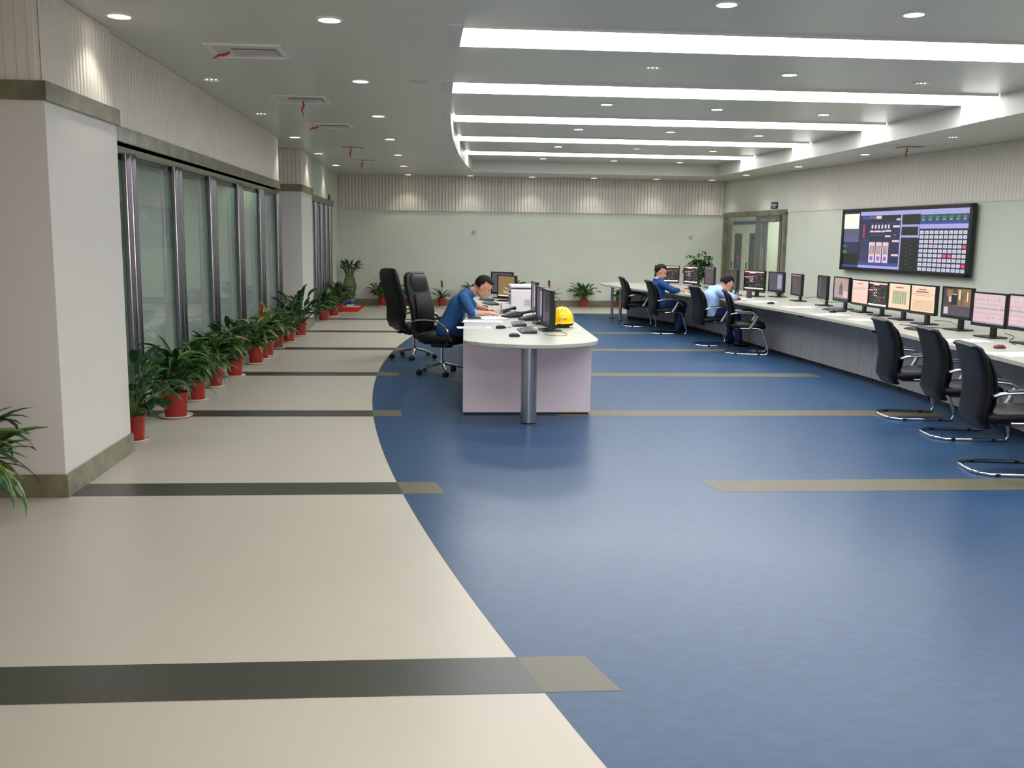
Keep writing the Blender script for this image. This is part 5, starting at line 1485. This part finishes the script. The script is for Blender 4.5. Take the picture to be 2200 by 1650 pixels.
def person(label, origin, J, tops, sleeve_end, mt_top, mt_leg, collar=None, cuff=None, hands=None, belt=False):
    """J: world joints. hip, chest, neck, headc, head_f, head_u; sL,eL,wL / sR,eR,wR; kL,aL,tL / kR,aR,tR (toe)"""
    O = Vector(origin)
    t = thing('person', label, 'person', origin)
    j = {k: (Vector(v) - O if not k.startswith('head_') else Vector(v)) for k, v in J.items()}
    side = (j['sL'] - j['sR']).normalized()
    b = MB()
    hipL, hipR = j['hip'] + side * .09, j['hip'] - side * .09
    wa = j['hip'].lerp(j['chest'], .5) + j.get('bend', Vector((0, 0, 0))) * 0
    for sg in (1, -1):
        cap(b, [j['hip'] + side * sg * .085, wa + side * sg * .07, j['chest'] + side * sg * .085, j['neck'].lerp(j['sL' if sg > 0 else 'sR'], .55)], [.10, .095, .10, .06])
    cap(b, [hipL, hipR], [.10, .10]); cap(b, [j['chest'] + side * .08, j['chest'] - side * .08], [.10, .10])
    cap(b, [j['neck'].lerp(j['chest'], .2), j['neck'], j['neck'].lerp(j['headc'], .45)], [.062, .055, .054])
    for S in 'LR':
        cap(b, [j['s' + S], j['s' + S].lerp(j['e' + S], .5), j['e' + S], j['e' + S].lerp(j['w' + S], .35), j['w' + S]], [.050, .044, .037, .038, .026])
        h = j['hip'] + side * (.09 if S == 'L' else -.09)
        cap(b, [h, h.lerp(j['k' + S], .5), j['k' + S], j['k' + S].lerp(j['a' + S], .35), j['a' + S]], [.085, .072, .052, .050, .034])
        hd = hands[S]; hand(b, j['w' + S], hd[0], hd[1], hd[2], hd[3])
    head(b, t, j['headc'], j['head_f'], j['head_u'])
    body = remesh(b, 'body', M_SKIN, t, .0055, 3)
    # upper garment
    b = MB()
    for sg in (1, -1):
        sh = j['sL' if sg > 0 else 'sR']
        cap(b, [j['hip'] + side * sg * .09 + Vector((0, 0, .01)), wa + side * sg * .078, j['chest'] + side * sg * .092, j['neck'].lerp(sh, .60)], [.118, .117, .118, .068])
    cap(b, [hipL, hipR], [.116, .116]); cap(b, [wa + side * .06, wa - side * .06], [.116, .116]); cap(b, [j['chest'] + side * .09, j['chest'] - side * .09], [.118, .118])
    cap(b, [j['neck'].lerp(j['sL'], .5), j['neck'].lerp(j['sR'], .5)], [.068, .068])
    for S in 'LR':
        e2 = j['e' + S].lerp(j['w' + S], sleeve_end)
        cap(b, [j['s' + S], j['s' + S].lerp(j['e' + S], .5), j['e' + S], e2], [.070, .064, .057, .047])
    up_ = (j['neck'] - j['chest']).normalized()
    cap(b, [j['chest'].lerp(j['neck'], .45) + side * .10, j['chest'].lerp(j['neck'], .45) - side * .10], [.095, .095])
    cap(b, [j['chest'].lerp(j['neck'], .80) + side * .045, j['chest'].lerp(j['neck'], .80) - side * .045], [.074, .074])
    remesh(b, tops, mt_top, t, .009, 10)
    b = MB()
    for S in 'LR':
        h = j['hip'] + side * (.09 if S == 'L' else -.09)
        cap(b, [h, h.lerp(j['k' + S], .5), j['k' + S], j['k' + S].lerp(j['a' + S], .5), j['a' + S] + Vector((0, 0, .02))], [.105, .093, .074, .068, .062])
    cap(b, [hipL - Vector((0, 0, .01)), hipR - Vector((0, 0, .01))], [.112, .112])
    remesh(b, 'trousers', mt_leg, t, .010, 4)
    for S in 'LR':
        b = MB(); a, tt = j['a' + S], j['t' + S]
        zf = -O.z
        a2 = Vector((a.x, a.y, zf + .045)); t2 = Vector((tt.x, tt.y, zf + .032)); back = a2 - (t2 - a2).normalized() * .055
        cap(b, [back, a2, a2.lerp(t2, .6), t2], [.036, .042, .040, .030]); cap(b, [a2, a2 + Vector((0, 0, .05))], [.042, .04])
        remesh(b, 'shoe', M_BLACK, t, .007, 2)
        if cuff:
            b = MB(); p = j['e' + S].lerp(j['w' + S], sleeve_end - .02); q_ = j['e' + S].lerp(j['w' + S], sleeve_end + .16)
            b.frustum(p, q_, .053, .048, 18); b.build('cuff', cuff, t, smooth=True)
    if collar:
        b = MB(); n_ = (j['headc'] - j['neck']).normalized(); a = n_.orthogonal().normalized(); c_ = n_.cross(a); base = j['neck'] + n_ * .012
        pts = [base + (a * cos(2 * pi * k / 20) + c_ * sin(2 * pi * k / 20)) * .066 for k in range(21)]
        b.tube(pts, .014, 8); b.build('collar', collar, t, smooth=True)
    return t

# the man writing at the centre desk
person('man in a blue work jacket bent over the centre desk, writing', (.10, 11.85, .50), dict(
    hip=(.07, 11.83, .545), chest=(.235, 11.83, .86), neck=(.375, 11.81, 1.015), headc=(.535, 11.78, 1.085), head_f=(.80, -.12, -.58), head_u=(.55, -.05, .80),
    sR=(.285, 11.65, .955), eR=(.385, 11.40, .785), wR=(.585, 11.47, .785), sL=(.30, 12.02, .965), eL=(.44, 12.22, .80), wL=(.60, 12.02, .79),
    kR=(.50, 11.68, .53), aR=(.44, 11.66, .10), tR=(.60, 11.63, .03), kL=(.50, 12.0, .53), aL=(.46, 12.02, .10), tL=(.62, 12.02, .03)),
    'jacket', .10, M_DENIM, M_NAVY, collar=M_DENIM, cuff=M_CUFF,
    hands={'R': ((1, .25, -.10), (.1, -.3, 1), .75, -1), 'L': ((.9, -.45, -.12), (.1, .2, 1), .55, 1)})
t = thing('pen', 'white pen in the writing man\'s right hand', 'pen', (.675, 11.53, .757))
b = MB(); b.frustum((0, 0, 0), (-.03, -.03, .12), .0025, .005, 8); b.build('barrel', M_PAPER, t)
# the man in the dark blue jacket
person('man in a dark blue jacket with white collar at the far console', (4.0, 17.2, .48), dict(
    hip=(3.99, 17.18, .53), chest=(3.93, 17.2, .78), neck=(3.95, 17.2, .975), headc=(3.985, 17.2, 1.11), head_f=(.86, -.32, -.38), head_u=(.38, -.1, .92),
    sR=(3.97, 17.00, .90), eR=(4.13, 16.86, .795), wR=(4.34, 16.99, .79), sL=(3.95, 17.40, .93), eL=(4.06, 17.56, .80), wL=(4.18, 17.42, .85),
    kR=(4.38, 17.05, .52), aR=(4.30, 17.05, .10), tR=(4.46, 17.05, .03), kL=(4.38, 17.32, .52), aL=(4.36, 17.34, .10), tL=(4.52, 17.36, .03)),
    'jacket', .55, M_JACK2, M_NAVY, collar=M_WHITEC,
    hands={'R': ((1, .1, -.1), (0, 0, 1), .5, -1), 'L': ((.9, -.3, .05), (0, 0, 1), .5, 1)})
# the man in the light blue shirt
person('man in a light blue shirt leaning over the console, seen from behind', (4.4, 15.2, .48), dict(
    hip=(4.34, 15.2, .53), chest=(4.36, 15.2, .78), neck=(4.49, 15.2, .92), headc=(4.60, 15.19, 1.0), head_f=(.80, .15, -.60), head_u=(.60, .05, .78),
    sR=(4.44, 15.00, .88), eR=(4.60, 14.87, .80), wR=(4.72, 15.07, .79), sL=(4.42, 15.40, .89), eL=(4.58, 15.56, .80), wL=(4.72, 15.38, .79),
    kR=(4.74, 15.05, .52), aR=(4.78, 15.0, .10), tR=(4.93, 14.98, .03), kL=(4.74, 15.33, .52), aL=(4.76, 15.36, .10), tL=(4.91, 15.38, .03)),
    'shirt', .75, M_SHIRT, M_NAVY, collar=M_SHIRT,
    hands={'R': ((.7, .7, -.1), (0, 0, 1), .6, -1), 'L': ((.8, -.6, -.1), (0, 0, 1), .6, 1)})
